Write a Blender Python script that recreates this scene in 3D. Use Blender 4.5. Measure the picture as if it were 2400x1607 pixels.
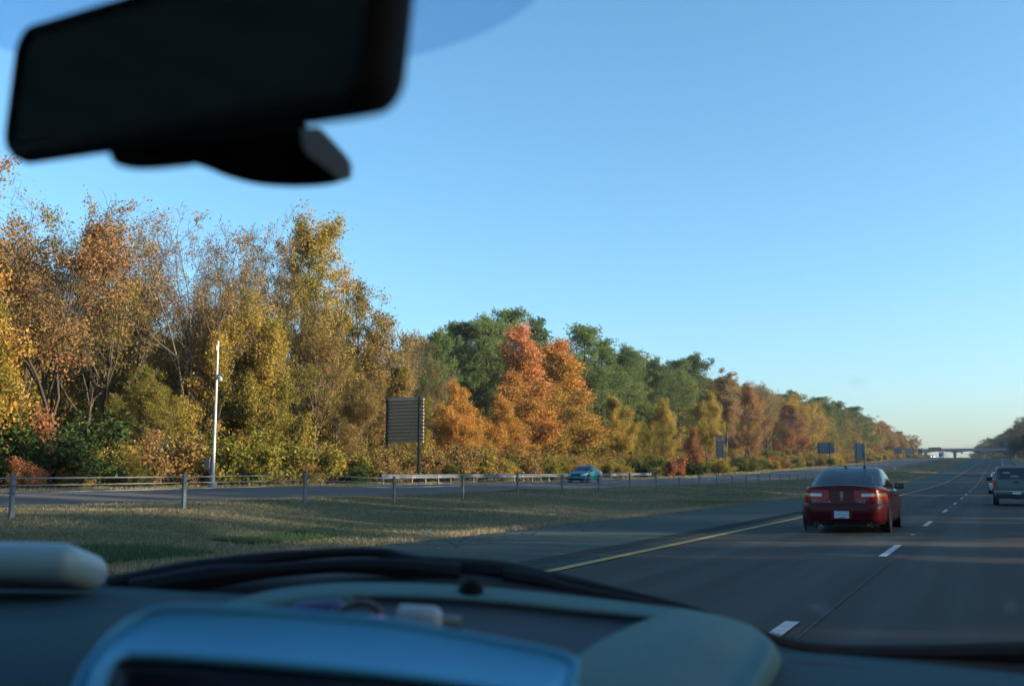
import bpy, bmesh, math, random
import numpy as np
from mathutils import Vector, Matrix

# ------------------------------------------------------------------ camera, sky, sun, exposure
for _o in list(bpy.data.objects):
    bpy.data.objects.remove(_o)
SC = bpy.context.scene
COL = SC.collection
R = math.radians
EYE = Vector((0.0, 0.0, 1.22))
FPX, CX, CY, K = 2400.0, 1200.0, 803.5, 2400.0 / 2342.0
YAW, PITCH = R(24.97), R(7.44)
cam = bpy.data.cameras.new('camera')
cam.sensor_width = 24.0
cam.lens = 24.0
cam.clip_start = 0.02
cam.clip_end = 9000
cam.dof.use_dof = True
cam.dof.focus_distance = 60.0
cam.dof.aperture_fstop = 4.0
camo = bpy.data.objects.new('camera', cam)
camo.location = EYE
camo.rotation_euler = (math.pi / 2 + PITCH, 0, YAW)
COL.objects.link(camo)
SC.camera = camo

SUN_EL, SUN_AZ = R(13.0), R(79.0)            # azimuth clockwise from +Y (road direction)
W = bpy.data.worlds.new('World')
SC.world = W
W.use_nodes = True
_nt = W.node_tree
_bg = _nt.nodes['Background']
_sky = _nt.nodes.new('ShaderNodeTexSky')
_sky.sky_type = 'NISHITA'
_sky.sun_disc = False
_sky.sun_elevation = SUN_EL
_sky.sun_rotation = SUN_AZ
_sky.altitude = 100
_sky.air_density = 1.0
_sky.dust_density = 1.5
_sky.ozone_density = 4.0
_hs = _nt.nodes.new('ShaderNodeHueSaturation')
_hs.inputs['Saturation'].default_value = 1.03
_hs.inputs['Hue'].default_value = .488
_nt.links.new(_sky.outputs[0], _hs.inputs['Color'])
_nt.links.new(_hs.outputs[0], _bg.inputs['Color'])
_bg.inputs['Strength'].default_value = 0.15
sun = bpy.data.lights.new('sun', 'SUN')
sun.energy = 5.0
sun.angle = R(0.55)
sun.color = (1.0, 0.82, 0.58)
suno = bpy.data.objects.new('sun', sun)
_sv = Vector((math.sin(SUN_AZ) * math.cos(SUN_EL), math.cos(SUN_AZ) * math.cos(SUN_EL), math.sin(SUN_EL)))
suno.rotation_euler = _sv.to_track_quat('Z', 'Y').to_euler()
suno.location = (60, 20, 60)
COL.objects.link(suno)
SC.view_settings.view_transform = 'Standard'
SC.view_settings.look = 'None'
SC.view_settings.gamma = 1.0
SC.view_settings.exposure = 1.17
SC.render.engine = 'CYCLES'
SC.cycles.use_denoising = True
SC.cycles.max_bounces = 5
SC.cycles.diffuse_bounces = 2
SC.cycles.glossy_bounces = 2
SC.cycles.transmission_bounces = 2
SC.cycles.transparent_max_bounces = 16
SC.cycles.volume_bounces = 0
SC.cycles.use_light_tree = False
SC.cycles.use_adaptive_sampling = True
SC.cycles.adaptive_threshold = .02
SC.cycles.sample_clamp_indirect = 6.0
SC.cycles.caustics_reflective = False
SC.cycles.caustics_refractive = False

# ------------------------------------------------------------------ pixel <-> place helpers (displayed 2342 px grid)
ROT = camo.rotation_euler.to_matrix()


def ray(xd, yd):
    return ROT @ Vector(((xd * K - CX) / FPX, (CY - yd * K) / FPX, -1.0))


def at(xd, yd, depth):
    return EYE + ray(xd, yd) * depth


# road profile along its length and across it
_GS = [-400, 20, 45, 68, 110, 155, 213, 308, 461, 560, 640, 720, 850, 1200, 3200]
_GZ = [0, 0, .01, .06, .25, .72, 1.95, 3.95, 7.8, 10.2, 11.5, 12.0, 11.2, 6.0, -14.0]
_PL = [-900, -80, -30, -22, -18, -12, -6, -5, -2.1, 10.0, 10.4, 11.2, 13.0, 15.0, 17.2, 19.0, 21.9, 22.2, 25.5, 29.2, 32.9, 35.6, 36.2, 41, 48, 90, 900]
_PZ = [3, 2.5, 1.6, 1.1, .55, -.28, -.10, -.02, 0, 0, .02, .06, .14, .28, .45, .50, .46, .45, .46, .60, .66, .63, .58, .62, .85, 1.6, 3.0]


def g(s):
    return float(np.interp(s, _GS, _GZ))


def smooth_g(s):
    return (g(s - 22) + 2 * g(s) + g(s + 22) + g(s - 11) * 2 + g(s + 11) * 2) / 8.0


def bend(s):
    return 1.3e-5 * max(0.0, s - 100.0) ** 2 if s < 900 else 1.3e-5 * 640000 + (s - 900) * 0.02


def prof(L):
    return float(np.interp(L, _PL, _PZ))


def undul(L, s):
    a = max(0.0, min(1.0, (L - 10.6) / 2.0)) * max(0.0, min(1.0, (21.6 - L) / 2.0))
    return a * (0.05 * math.sin(s * .9 + L * .35) + .045 * math.sin(s * .37 - L * .8 + 1.3) + .03 * math.sin(s * 1.7 + 2 + L * 1.1))


def gz(L, s):
    return prof(L) + smooth_g(s) + undul(L, s)


def P(L, s, dz=0.0):
    """left-of-camera distance L, distance along the road s -> world point"""
    return Vector((-L + bend(s), s, gz(L, s) + dz))


def s_at(xd, L):
    """distance along the road at which lateral offset L falls on picture column xd"""
    s = 50.0
    d = ray(xd, 1090)
    for _ in range(6):
        t = (-L + bend(s)) / d.x
        s = t * d.y
    return s


def z_at(xd, yd, L):
    d = ray(xd, yd)
    s = s_at(xd, L)
    t = (-L + bend(s)) / d.x
    return EYE.z + t * d.z


# ------------------------------------------------------------------ materials
MATS = {}


def _lin(c):
    return tuple(c) + (1.0,) if len(c) == 3 else tuple(c)


def mat(name, c1, c2=None, scale=5.0, rough=.6, metal=0.0, bump=0.0, bscale=None, coat=0.0, spec=.5, detail=5.0, c3=None, scale2=.6, rough2=None):
    if name in MATS:
        return MATS[name]
    m = bpy.data.materials.new(name)
    m.use_nodes = True
    nt = m.node_tree
    b = nt.nodes['Principled BSDF']
    b.inputs['Roughness'].default_value = rough
    b.inputs['Metallic'].default_value = metal
    b.inputs['Specular IOR Level'].default_value = spec
    if coat:
        b.inputs['Coat Weight'].default_value = coat
        b.inputs['Coat Roughness'].default_value = .04
    tc = nt.nodes.new('ShaderNodeTexCoord')
    if c2 is None:
        c2 = tuple(v * .82 for v in c1)
    n = nt.nodes.new('ShaderNodeTexNoise')
    n.inputs['Scale'].default_value = scale
    n.inputs['Detail'].default_value = detail
    nt.links.new(tc.outputs['Object'], n.inputs['Vector'])
    r = nt.nodes.new('ShaderNodeValToRGB')
    r.color_ramp.elements[0].position = .32
    r.color_ramp.elements[1].position = .68
    r.color_ramp.elements[0].color = _lin(c1)
    r.color_ramp.elements[1].color = _lin(c2)
    nt.links.new(n.outputs['Fac'], r.inputs['Fac'])
    out = r.outputs[0]
    if c3 is not None:
        n2 = nt.nodes.new('ShaderNodeTexNoise')
        n2.inputs['Scale'].default_value = scale2
        n2.inputs['Detail'].default_value = 4
        nt.links.new(tc.outputs['Object'], n2.inputs['Vector'])
        r2 = nt.nodes.new('ShaderNodeValToRGB')
        r2.color_ramp.elements[0].position = .45
        r2.color_ramp.elements[1].position = .62
        nt.links.new(n2.outputs['Fac'], r2.inputs['Fac'])
        mx = nt.nodes.new('ShaderNodeMix')
        mx.data_type = 'RGBA'
        nt.links.new(r2.outputs[0], mx.inputs[0])
        nt.links.new(out, mx.inputs[6])
        mx.inputs[7].default_value = _lin(c3)
        out = mx.outputs[2]
    nt.links.new(out, b.inputs['Base Color'])
    if bump:
        nb = nt.nodes.new('ShaderNodeTexNoise')
        nb.inputs['Scale'].default_value = bscale or scale * 4
        nb.inputs['Detail'].default_value = 4
        nt.links.new(tc.outputs['Object'], nb.inputs['Vector'])
        bp = nt.nodes.new('ShaderNodeBump')
        bp.inputs['Strength'].default_value = bump
        bp.inputs['Distance'].default_value = .02
        nt.links.new(nb.outputs['Fac'], bp.inputs['Height'])
        nt.links.new(bp.outputs[0], b.inputs['Normal'])
    MATS[name] = m
    return m


def glass_mat(name, tint, gloss=.18, rough=.02):
    m = bpy.data.materials.new(name)
    m.use_nodes = True
    nt = m.node_tree
    nt.nodes.remove(nt.nodes['Principled BSDF'])
    o = nt.nodes['Material Output']
    t = nt.nodes.new('ShaderNodeBsdfTransparent')
    t.inputs[0].default_value = _lin(tint)
    gl = nt.nodes.new('ShaderNodeBsdfGlossy')
    gl.inputs['Roughness'].default_value = rough
    fr = nt.nodes.new('ShaderNodeFresnel')
    fr.inputs['IOR'].default_value = 1.5
    mt = nt.nodes.new('ShaderNodeMath')
    mt.operation = 'MULTIPLY_ADD'
    mt.inputs[1].default_value = 1.0
    mt.inputs[2].default_value = gloss * .3
    nt.links.new(fr.outputs[0], mt.inputs[0])
    mx = nt.nodes.new('ShaderNodeMixShader')
    nt.links.new(mt.outputs[0], mx.inputs[0])
    nt.links.new(t.outputs[0], mx.inputs[1])
    nt.links.new(gl.outputs[0], mx.inputs[2])
    nt.links.new(mx.outputs[0], o.inputs['Surface'])
    return m


def clear_mat(name, tint):
    m = bpy.data.materials.new(name)
    m.use_nodes = True
    nt = m.node_tree
    nt.nodes.remove(nt.nodes['Principled BSDF'])
    t = nt.nodes.new('ShaderNodeBsdfTransparent')
    t.inputs[0].default_value = _lin(tint)
    nt.links.new(t.outputs[0], nt.nodes['Material Output'].inputs['Surface'])
    return m


def emit_mat(name, col, strength):
    m = bpy.data.materials.new(name)
    m.use_nodes = True
    b = m.node_tree.nodes['Principled BSDF']
    b.inputs['Base Color'].default_value = _lin(col)
    b.inputs['Emission Color'].default_value = _lin(col)
    b.inputs['Emission Strength'].default_value = strength
    return m


def leaf_mat(name, trans=.32):
    """one leaf shader for all crowns: the palette comes from the object's own properties leaf_0..leaf_3, picked by the per-leaf tone"""
    m = bpy.data.materials.new(name)
    m.use_nodes = True
    nt = m.node_tree
    nt.nodes.remove(nt.nodes['Principled BSDF'])
    a = nt.nodes.new('ShaderNodeAttribute')
    a.attribute_name = 'tone'
    oi = nt.nodes.new('ShaderNodeObjectInfo')

    def math_(op, x, y, z=None, clamp=False):
        n = nt.nodes.new('ShaderNodeMath')
        n.operation = op
        n.use_clamp = clamp
        for k, q in enumerate((x, y, z)):
            if q is None:
                continue
            if isinstance(q, (int, float)):
                n.inputs[k].default_value = q
            else:
                nt.links.new(q, n.inputs[k])
        return n.outputs[0]
    t0 = math_('SUBTRACT', math_('MULTIPLY_ADD', oi.outputs['Random'], .22, a.outputs['Fac']), .11)
    t3 = math_('MULTIPLY', t0, 3.0)
    out = None
    for k in range(4):
        c = nt.nodes.new('ShaderNodeAttribute')
        c.attribute_type = 'OBJECT'
        c.attribute_name = 'leaf_%d' % k
        if out is None:
            out = c.outputs['Color']
            continue
        f = math_('SUBTRACT', t3, float(k - 1), clamp=True)
        x = nt.nodes.new('ShaderNodeMix')
        x.data_type = 'RGBA'
        nt.links.new(f, x.inputs[0])
        nt.links.new(out, x.inputs[6])
        nt.links.new(c.outputs['Color'], x.inputs[7])
        out = x.outputs[2]
    d = nt.nodes.new('ShaderNodeBsdfDiffuse')
    t = nt.nodes.new('ShaderNodeBsdfTranslucent')
    nt.links.new(out, d.inputs[0])
    nt.links.new(out, t.inputs[0])
    mx = nt.nodes.new('ShaderNodeMixShader')
    mx.inputs[0].default_value = trans
    nt.links.new(d.outputs[0], mx.inputs[1])
    nt.links.new(t.outputs[0], mx.inputs[2])
    nt.links.new(mx.outputs[0], nt.nodes['Material Output'].inputs['Surface'])
    return m


def palette(stops):
    """colour stops [(position, colour)...] -> four colours at tone 0, 1/3, 2/3, 1, slightly greyed"""
    ps = [p for p, _c in stops]
    out = []
    for t in (0, 1 / 3, 2 / 3, 1):
        c = [float(np.interp(t, ps, [q[1][k] for q in stops])) for k in range(3)]
        lum = .3 * c[0] + .6 * c[1] + .1 * c[2]
        out.append([1.02 * (.87 * v + .13 * lum) for v in c])
    return out


def paint_leaves(o, pal):
    for k, c in enumerate(pal):
        o['leaf_%d' % k] = c


# ------------------------------------------------------------------ mesh helpers
def np_mesh(name, verts, faces, smooth=False):
    """verts (n,3), faces: (m,k) int array or a list of index lists"""
    me = bpy.data.meshes.new(name)
    if isinstance(faces, np.ndarray):
        m, k = faces.shape
        me.vertices.add(len(verts))
        me.vertices.foreach_set('co', np.asarray(verts, np.float32).ravel())
        me.loops.add(m * k)
        me.loops.foreach_set('vertex_index', faces.astype(np.int32).ravel())
        me.polygons.add(m)
        me.polygons.foreach_set('loop_start', np.arange(0, m * k, k, dtype=np.int32))
        me.polygons.foreach_set('loop_total', np.full(m, k, np.int32))
    else:
        me.from_pydata([tuple(v) for v in verts], [], [tuple(f) for f in faces])
    me.update(calc_edges=True)
    me.validate()
    if smooth:
        me.polygons.foreach_set('use_smooth', np.ones(len(me.polygons), bool))
    return me


def link(name, me, m=None, parent=None, loc=None, rot=None):
    o = bpy.data.objects.new(name, me)
    COL.objects.link(o)
    if m is not None and me is not None and not len(me.materials):
        me.materials.append(m)
    if parent is not None:
        o.parent = parent
    if loc is not None:
        o.location = loc
    if rot is not None:
        o.rotation_euler = rot
    return o


def tag(o, label, cat, group=None):
    o['label'] = label
    o['category'] = cat
    if group:
        o['group'] = group
    return o


def thing(name, label, cat, loc=(0, 0, 0), rz=0.0, group=None):
    o = bpy.data.objects.new(name, None)
    o.empty_display_size = .2
    COL.objects.link(o)
    o.location = loc
    o.rotation_euler = (0, 0, rz)
    return tag(o, label, cat, group)


def struct(o):
    o['kind'] = 'structure'
    return o


def box_data(x0, x1, y0, y1, z0, z1):
    v = [(x0, y0, z0), (x1, y0, z0), (x1, y1, z0), (x0, y1, z0), (x0, y0, z1), (x1, y0, z1), (x1, y1, z1), (x0, y1, z1)]
    f = [(0, 3, 2, 1), (4, 5, 6, 7), (0, 1, 5, 4), (1, 2, 6, 5), (2, 3, 7, 6), (3, 0, 4, 7)]
    return v, f


class MB:
    def __init__(s):
        s.v, s.f = [], []

    def add(s, v, f):
        n = len(s.v)
        s.v += [tuple(p) for p in v]
        s.f += [tuple(i + n for i in q) for q in f]
        return s

    def box(s, *a):
        return s.add(*box_data(*a))

    def tube(s, pts, rad, sides=8, caps=True):
        pts = [Vector(p) for p in pts]
        n0 = len(s.v)
        n = len(pts)
        for i, p in enumerate(pts):
            d = (pts[min(i + 1, n - 1)] - pts[max(i - 1, 0)]).normalized()
            ref = Vector((0, 0, 1)) if abs(d.z) < .9 else Vector((1, 0, 0))
            a = d.cross(ref).normalized()
            b = d.cross(a)
            r = rad[i] if hasattr(rad, '__len__') else rad
            for k in range(sides):
                t = 2 * math.pi * k / sides
                s.v.append(tuple(p + a * (r * math.cos(t)) + b * (r * math.sin(t))))
        for i in range(n - 1):
            for k in range(sides):
                k2 = (k + 1) % sides
                s.f.append((n0 + i * sides + k, n0 + i * sides + k2, n0 + (i + 1) * sides + k2, n0 + (i + 1) * sides + k))
        if caps:
            s.f.append(tuple(n0 + k for k in range(sides)))
            s.f.append(tuple(n0 + (n - 1) * sides + k for k in reversed(range(sides))))
        return s

    def lathe(s, prof_, sides=24, axis='x', centre=(0, 0, 0), close=False):
        """prof_: [(along axis, radius)...]"""
        n0 = len(s.v)
        c = Vector(centre)
        for a, r in prof_:
            for k in range(sides):
                t = 2 * math.pi * k / sides
                q = (a, r * math.cos(t), r * math.sin(t))
                if axis == 'y':
                    q = (q[1], q[0], q[2])
                elif axis == 'z':
                    q = (q[1], q[2], q[0])
                s.v.append(tuple(c + Vector(q)))
        n = len(prof_)
        for i in range(n - 1 + (1 if close else 0)):
            j = (i + 1) % n
            for k in range(sides):
                k2 = (k + 1) % sides
                s.f.append((n0 + i * sides + k, n0 + i * sides + k2, n0 + j * sides + k2, n0 + j * sides + k))
        if not close:
            s.f.append(tuple(n0 + k for k in range(sides)))
            s.f.append(tuple(n0 + (n - 1) * sides + k for k in reversed(range(sides))))
        return s

    def mesh(s, name, smooth=False, bevel=0.0):
        me = np_mesh(name, s.v, s.f)
        bm = bmesh.new()
        bm.from_mesh(me)
        if bevel:
            bmesh.ops.bevel(bm, geom=bm.edges[:], offset=bevel, segments=2, affect='EDGES', profile=.6, clamp_overlap=True)
        bmesh.ops.recalc_face_normals(bm, faces=bm.faces)
        bm.to_mesh(me)
        bm.free()
        if smooth:
            me.polygons.foreach_set('use_smooth', np.ones(len(me.polygons), bool))
        return me

    def build(s, name, m, parent=None, smooth=False, bevel=0.0, loc=None, rot=None):
        me = s.mesh(name, smooth, bevel)
        if smooth and hasattr(me, 'set_sharp_from_angle'):
            me.set_sharp_from_angle(angle=R(38))
        return link(name, me, m, parent, loc, rot)


def grid_faces(nr, nc, closed=False):
    f = []
    for i in range(nr - 1):
        for j in range(nc - (0 if closed else 1)):
            j2 = (j + 1) % nc
            f.append((i * nc + j, i * nc + j2, (i + 1) * nc + j2, (i + 1) * nc + j))
    return f


def catmull(pts, n):
    """resample a list of equal-length tuples through n points (centripetal-free Catmull-Rom)"""
    p = np.asarray(pts, float)
    m = len(p)
    if m == 2:
        t = np.linspace(0, 1, n)[:, None]
        return p[0] * (1 - t) + p[1] * t
    ext = np.vstack([2 * p[0] - p[1], p, 2 * p[-1] - p[-2]])
    out = []
    for u in np.linspace(0, m - 1 - 1e-9, n):
        i = int(u)
        t = u - i
        a, b, c, d = ext[i], ext[i + 1], ext[i + 2], ext[i + 3]
        out.append(.5 * ((2 * b) + (c - a) * t + (2 * a - 5 * b + 4 * c - d) * t * t + (3 * b - a - 3 * c + d) * t ** 3))
    return np.array(out)


def copy_tree(o, parent=None):
    c = o.copy()
    COL.objects.link(c)
    c.parent = parent
    for ch in list(o.children):
        copy_tree(ch, c)
    return c

# ------------------------------------------------------------------ ground, roads, markings


def asphalt_mat(name, dark, light, worn, spec=.18):
    """speckled asphalt with stretched wheel-track wear and blotchy stains"""
    m = mat(name, dark, light, 70, rough=.85, bump=.35, bscale=220, spec=spec)
    nt = m.node_tree
    b = nt.nodes['Principled BSDF']
    base = b.inputs['Base Color'].links[0].from_socket
    tc = nt.nodes.new('ShaderNodeTexCoord')

    def layer(scale, det, lo, hi, col, amount, src):
        mp = nt.nodes.new('ShaderNodeMapping')
        mp.inputs['Scale'].default_value = scale
        n = nt.nodes.new('ShaderNodeTexNoise')
        n.inputs['Scale'].default_value = 1.0
        n.inputs['Detail'].default_value = det
        nt.links.new(tc.outputs['Object'], mp.inputs[0])
        nt.links.new(mp.outputs[0], n.inputs['Vector'])
        r = nt.nodes.new('ShaderNodeMapRange')
        r.inputs[1].default_value, r.inputs[2].default_value = lo, hi
        r.inputs[4].default_value = amount
        nt.links.new(n.outputs['Fac'], r.inputs[0])
        x = nt.nodes.new('ShaderNodeMix')
        x.data_type = 'RGBA'
        nt.links.new(r.outputs[0], x.inputs[0])
        nt.links.new(src, x.inputs[6])
        x.inputs[7].default_value = _lin(col)
        return x.outputs[2]
    c = layer((1.15, .012, 1), 3, .46, .62, worn, .85, base)
    c = layer((1.6, .05, 1), 4, .56, .70, tuple(v * .55 for v in dark), .55, c)
    c = layer((.5, .35, 1), 6, .58, .72, tuple(v * .6 for v in dark), .5, c)
    nt.links.new(c, b.inputs['Base Color'])
    return m


M_ASPH = asphalt_mat('asphalt', (.050, .050, .044), (.036, .036, .032), (.062, .066, .060))
M_ASPH2 = mat('asphalt_shoulder', (.056, .078, .068), (.042, .060, .053), 50, rough=.88, bump=.35, bscale=220, c3=(.048, .066, .060), scale2=.5, spec=.18)
M_ASPH3 = mat('asphalt_far', (.078, .074, .070), (.056, .055, .054), 40, rough=.85, bump=.3, bscale=150, c3=(.085, .075, .068), scale2=.3)
M_WHITE = mat('road_paint_white', (.46, .47, .46), (.30, .31, .30), 9, rough=.7, bump=.3, bscale=90)
M_YELL = mat('road_paint_yellow', (.44, .27, .045), (.30, .19, .045), 10, rough=.7, bump=.3, bscale=90)
M_RUMB = mat('rumble_groove', (.026, .029, .030), (.036, .040, .041), 40, rough=.9, spec=.1)


def ground_mat():
    m = bpy.data.materials.new('grass_ground')
    m.use_nodes = True
    nt = m.node_tree
    b = nt.nodes['Principled BSDF']
    b.inputs['Roughness'].default_value = .95
    b.inputs['Specular IOR Level'].default_value = .1
    tc = nt.nodes.new('ShaderNodeTexCoord')

    def noise(scale, det=5):
        n = nt.nodes.new('ShaderNodeTexNoise')
        n.inputs['Scale'].default_value = scale
        n.inputs['Detail'].default_value = det
        nt.links.new(tc.outputs['Object'], n.inputs['Vector'])
        return n

    def ramp(src, p0, c0, p1, c1):
        r = nt.nodes.new('ShaderNodeValToRGB')
        r.color_ramp.elements[0].position, r.color_ramp.elements[1].position = p0, p1
        r.color_ramp.elements[0].color, r.color_ramp.elements[1].color = _lin(c0), _lin(c1)
        nt.links.new(src, r.inputs['Fac'])
        return r

    def mix(f, a, c, kind='MIX'):
        x = nt.nodes.new('ShaderNodeMix')
        x.data_type = 'RGBA'
        x.blend_type = kind
        if hasattr(f, 'is_linked') or not isinstance(f, float):
            nt.links.new(f, x.inputs[0])
        else:
            x.inputs[0].default_value = f
        nt.links.new(a, x.inputs[6])
        nt.links.new(c, x.inputs[7])
        return x.outputs[2]
    n1, n2, n3 = noise(.35), noise(3.5), noise(26, 8)
    grassy = ramp(n2.outputs['Fac'], .38, (.085, .120, .058), .62, (.170, .150, .080))
    straw = ramp(n3.outputs['Fac'], .35, (.095, .090, .045), .65, (.190, .160, .085))
    f1 = ramp(n1.outputs['Fac'], .38, (0, 0, 0), .62, (1, 1, 1))
    c = mix(f1.outputs[0], grassy.outputs[0], straw.outputs[0])
    spk = ramp(n3.outputs['Fac'], .44, (.40, .38, .34), .54, (1, 1, 1))
    c = mix(.75, c, spk.outputs[0], 'MULTIPLY')
    # leaf litter under the trees, by distance from the road
    litter = ramp(n3.outputs['Fac'], .35, (.050, .030, .014), .65, (.150, .085, .034))
    sep = nt.nodes.new('ShaderNodeSeparateXYZ')
    nt.links.new(tc.outputs['Object'], sep.inputs[0])
    mm = nt.nodes.new('ShaderNodeMapRange')
    mm.inputs[1].default_value, mm.inputs[2].default_value = -39.0, -43.0
    ad = nt.nodes.new('ShaderNodeMath')
    ad.operation = 'MULTIPLY_ADD'
    ad.inputs[1].default_value = 5.0
    nt.links.new(n1.outputs['Fac'], ad.inputs[0])
    nt.links.new(sep.outputs[0], ad.inputs[2])
    nt.links.new(ad.outputs[0], mm.inputs[0])
    c = mix(mm.outputs[0], c, litter.outputs[0])
    nt.links.new(c, b.inputs['Base Color'])
    bp = nt.nodes.new('ShaderNodeBump')
    bp.inputs['Strength'].default_value = .8
    bp.inputs['Distance'].default_value = .06
    nt.links.new(n3.outputs['Fac'], bp.inputs['Height'])
    nt.links.new(bp.outputs[0], b.inputs['Normal'])
    return m


M_GROUND = ground_mat()
_S = list(np.arange(-160, 0, 8.0)) + list(np.arange(0, 120, .75)) + list(np.arange(120, 320, 2.5)) + list(np.arange(320, 900, 10)) + list(np.arange(900, 3200, 100))
_SR = list(np.arange(-160, 0, 8.0)) + list(np.arange(0, 320, 2.5)) + list(np.arange(320, 900, 10)) + list(np.arange(900, 3200, 100))
_L = [-900, -300, -120, -80, -50, -36, -30, -26, -22, -20, -18, -15, -12, -9, -6, -5.06, -4.9, 9.9, 10.06, 10.3] + list(np.arange(10.7, 22, .5)) + [21.96, 22.12, 35.4, 35.7, 36.2, 38, 39.5, 41, 44, 48, 55, 65, 90, 150, 300, 900]
_v = []
_drop = lambda L: -.30 if (-5 < L < 10) or (22.1 < L < 35.5) else 0.0
for s in _S:
    for L in _L:
        p = P(L, s)
        _v.append((p.x, p.y, p.z + _drop(L)))
ground = struct(link('ground', np_mesh('ground', np.array(_v), np.array(grid_faces(len(_S), len(_L))), smooth=True), M_GROUND))


def strip(name, L0, L1, s0, s1, dz, m, parent=None, rows=None, sub=1):
    ss = [s for s in (rows or _SR) if s0 < s < s1]
    ss = [s0] + ss + [s1]
    Ls = sorted(set(list(np.linspace(L0, L1, sub + 1)) + [l for l in _PL if min(L0, L1) < l < max(L0, L1)]))
    v = [tuple(P(L, s, dz)) for s in ss for L in Ls]
    return link(name, np_mesh(name, np.array(v), np.array(grid_faces(len(ss), len(Ls))), smooth=True), m, parent)


road = struct(strip('highway_road', -5.0, 10.0, -150, 1100, 0.0, M_ASPH, sub=2))
strip('left_shoulder_pavement', 5.62, 9.98, -150, 1100, .006, M_ASPH2, road)
strip('right_shoulder_pavement', -4.98, -2.3, -150, 1100, .006, M_ASPH2, road)
road2 = struct(strip('opposite_carriageway_road', 22.15, 35.6, -150, 1100, 0.0, M_ASPH3, sub=2))
strip('shoulder_pavement', 33.15, 35.58, -150, 1100, .006, M_ASPH2, road2)
strip('yellow_edge_line', 5.20, 5.36, -40, 1000, .012, M_YELL, road)
strip('white_edge_line', -2.12, -1.98, -40, 1000, .012, M_WHITE, road)
strip('yellow_edge_line', 25.42, 25.58, -40, 1000, .012, M_YELL, road2)
strip('white_edge_line', 32.82, 32.98, -40, 1000, .012, M_WHITE, road2)
strip('construction_seam', 1.405, 1.43, -40, 1000, .006, mat('seam_sealant', (.022, .021, .019), (.034, .032, .028), 3, rough=.9), road)
for k in range(-1, 40):
    s0 = 6.1 + 10.75 * k
    strip('lane_dash', 1.54, 1.66, s0, s0 + 2.95, .012, M_WHITE, road)
    if k < 24 and k % 2 == 1:
        sm = s0 + 6.6
        c = P(1.60, sm)
        mk = MB().add([(-.05, -.05, 0), (.05, -.05, 0), (.05, .05, 0), (-.05, .05, 0), (-.04, -.02, .018), (.04, -.02, .018), (.04, .02, .018), (-.04, .02, .018)],
                      [(4, 5, 6, 7), (0, 1, 5, 4), (1, 2, 6, 5), (2, 3, 7, 6), (3, 0, 4, 7)])
        mk.build('reflector_marker', M_WHITE, road, loc=c + Vector((0, 0, .004)))
for k in range(0, 45):
    s0 = 2 + 12.2 * k
    strip('lane_dash', 29.14, 29.28, s0, s0 + 3.0, .012, M_WHITE, road2)
# milled rumble grooves in the left shoulder
rb = MB()
for k in range(0, 300):
    s0 = 6 + .30 * k
    for (a, b_) in ((5.72, 6.22),):
        q = [P(a, s0, .011), P(b_, s0 + .02, .011), P(b_, s0 + .14, .011), P(a, s0 + .12, .011)]
        rb.add(q, [(0, 1, 2, 3)])
rb.build('rumble_strip', M_RUMB, road)['kind'] = 'stuff'

# ------------------------------------------------------------------ mown dormant grass on median and verges
M_BLADE = leaf_mat('grass_blades', .25)
PAL_GRASS = palette([(.0, (.062, .118, .050)), (.30, (.130, .150, .080)), (.55, (.245, .205, .115)), (1.0, (.400, .315, .175))])


def grass_field(name, label, areas, seed):
    rng = np.random.default_rng(seed)
    C, HH, WW, TT = [], [], [], []
    for (L0, L1, s0, s1, n, h, w, straw) in areas:
        L = rng.uniform(L0, L1, n)
        u = rng.random(n)
        s = s0 + (s1 - s0) * u ** 1.35
        gi = sum(w_ * np.interp(s + o_, _GS, _GZ) for o_, w_ in ((-22, 1), (0, 2), (22, 1), (-11, 2), (11, 2))) / 8.0
        ua = np.clip((L - 10.6) / 2, 0, 1) * np.clip((21.6 - L) / 2, 0, 1)
        un = ua * (.05 * np.sin(s * .9 + L * .35) + .045 * np.sin(s * .37 - L * .8 + 1.3) + .03 * np.sin(s * 1.7 + 2 + L * 1.1))
        zs = np.interp(L, _PL, _PZ) + gi + un
        C.append(np.stack([-L + 1.3e-5 * np.maximum(0, s - 100) ** 2, s, zs - .005], 1))
        pat = np.sin(L * .9 + s * .31) + np.sin(s * .17 - L * .5 + 2) + .7 * np.sin(s * .73 + L * 1.9)
        HH.append(h * rng.uniform(.45, 1.25, n))
        WW.append(w * rng.uniform(.6, 1.3, n))
        TT.append(np.clip(straw + .13 * pat + rng.normal(0, .17, n), 0, 1))
    C, HH, WW, TT = np.vstack(C), np.hstack(HH), np.hstack(WW), np.hstack(TT)
    n = len(C)
    a = rng.uniform(0, 2 * math.pi, n)
    lean = rng.normal(0, .55, (n, 2))
    d = np.stack([np.cos(a), np.sin(a), np.zeros(n)], 1) * (WW / 2)[:, None]
    tip = C + np.stack([lean[:, 0] * HH, lean[:, 1] * HH, HH], 1)
    V = np.stack([C - d, C + d, tip], 1).reshape(-1, 3)
    me = np_mesh(name, V, np.arange(3 * n).reshape(-1, 3))
    at_ = me.attributes.new('tone', 'FLOAT', 'FACE')
    at_.data.foreach_set('value', TT.astype(np.float32))
    o = link(name, me, M_BLADE)
    paint_leaves(o, PAL_GRASS)
    o['kind'] = 'stuff'
    return tag(o, label, 'grass')


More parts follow.
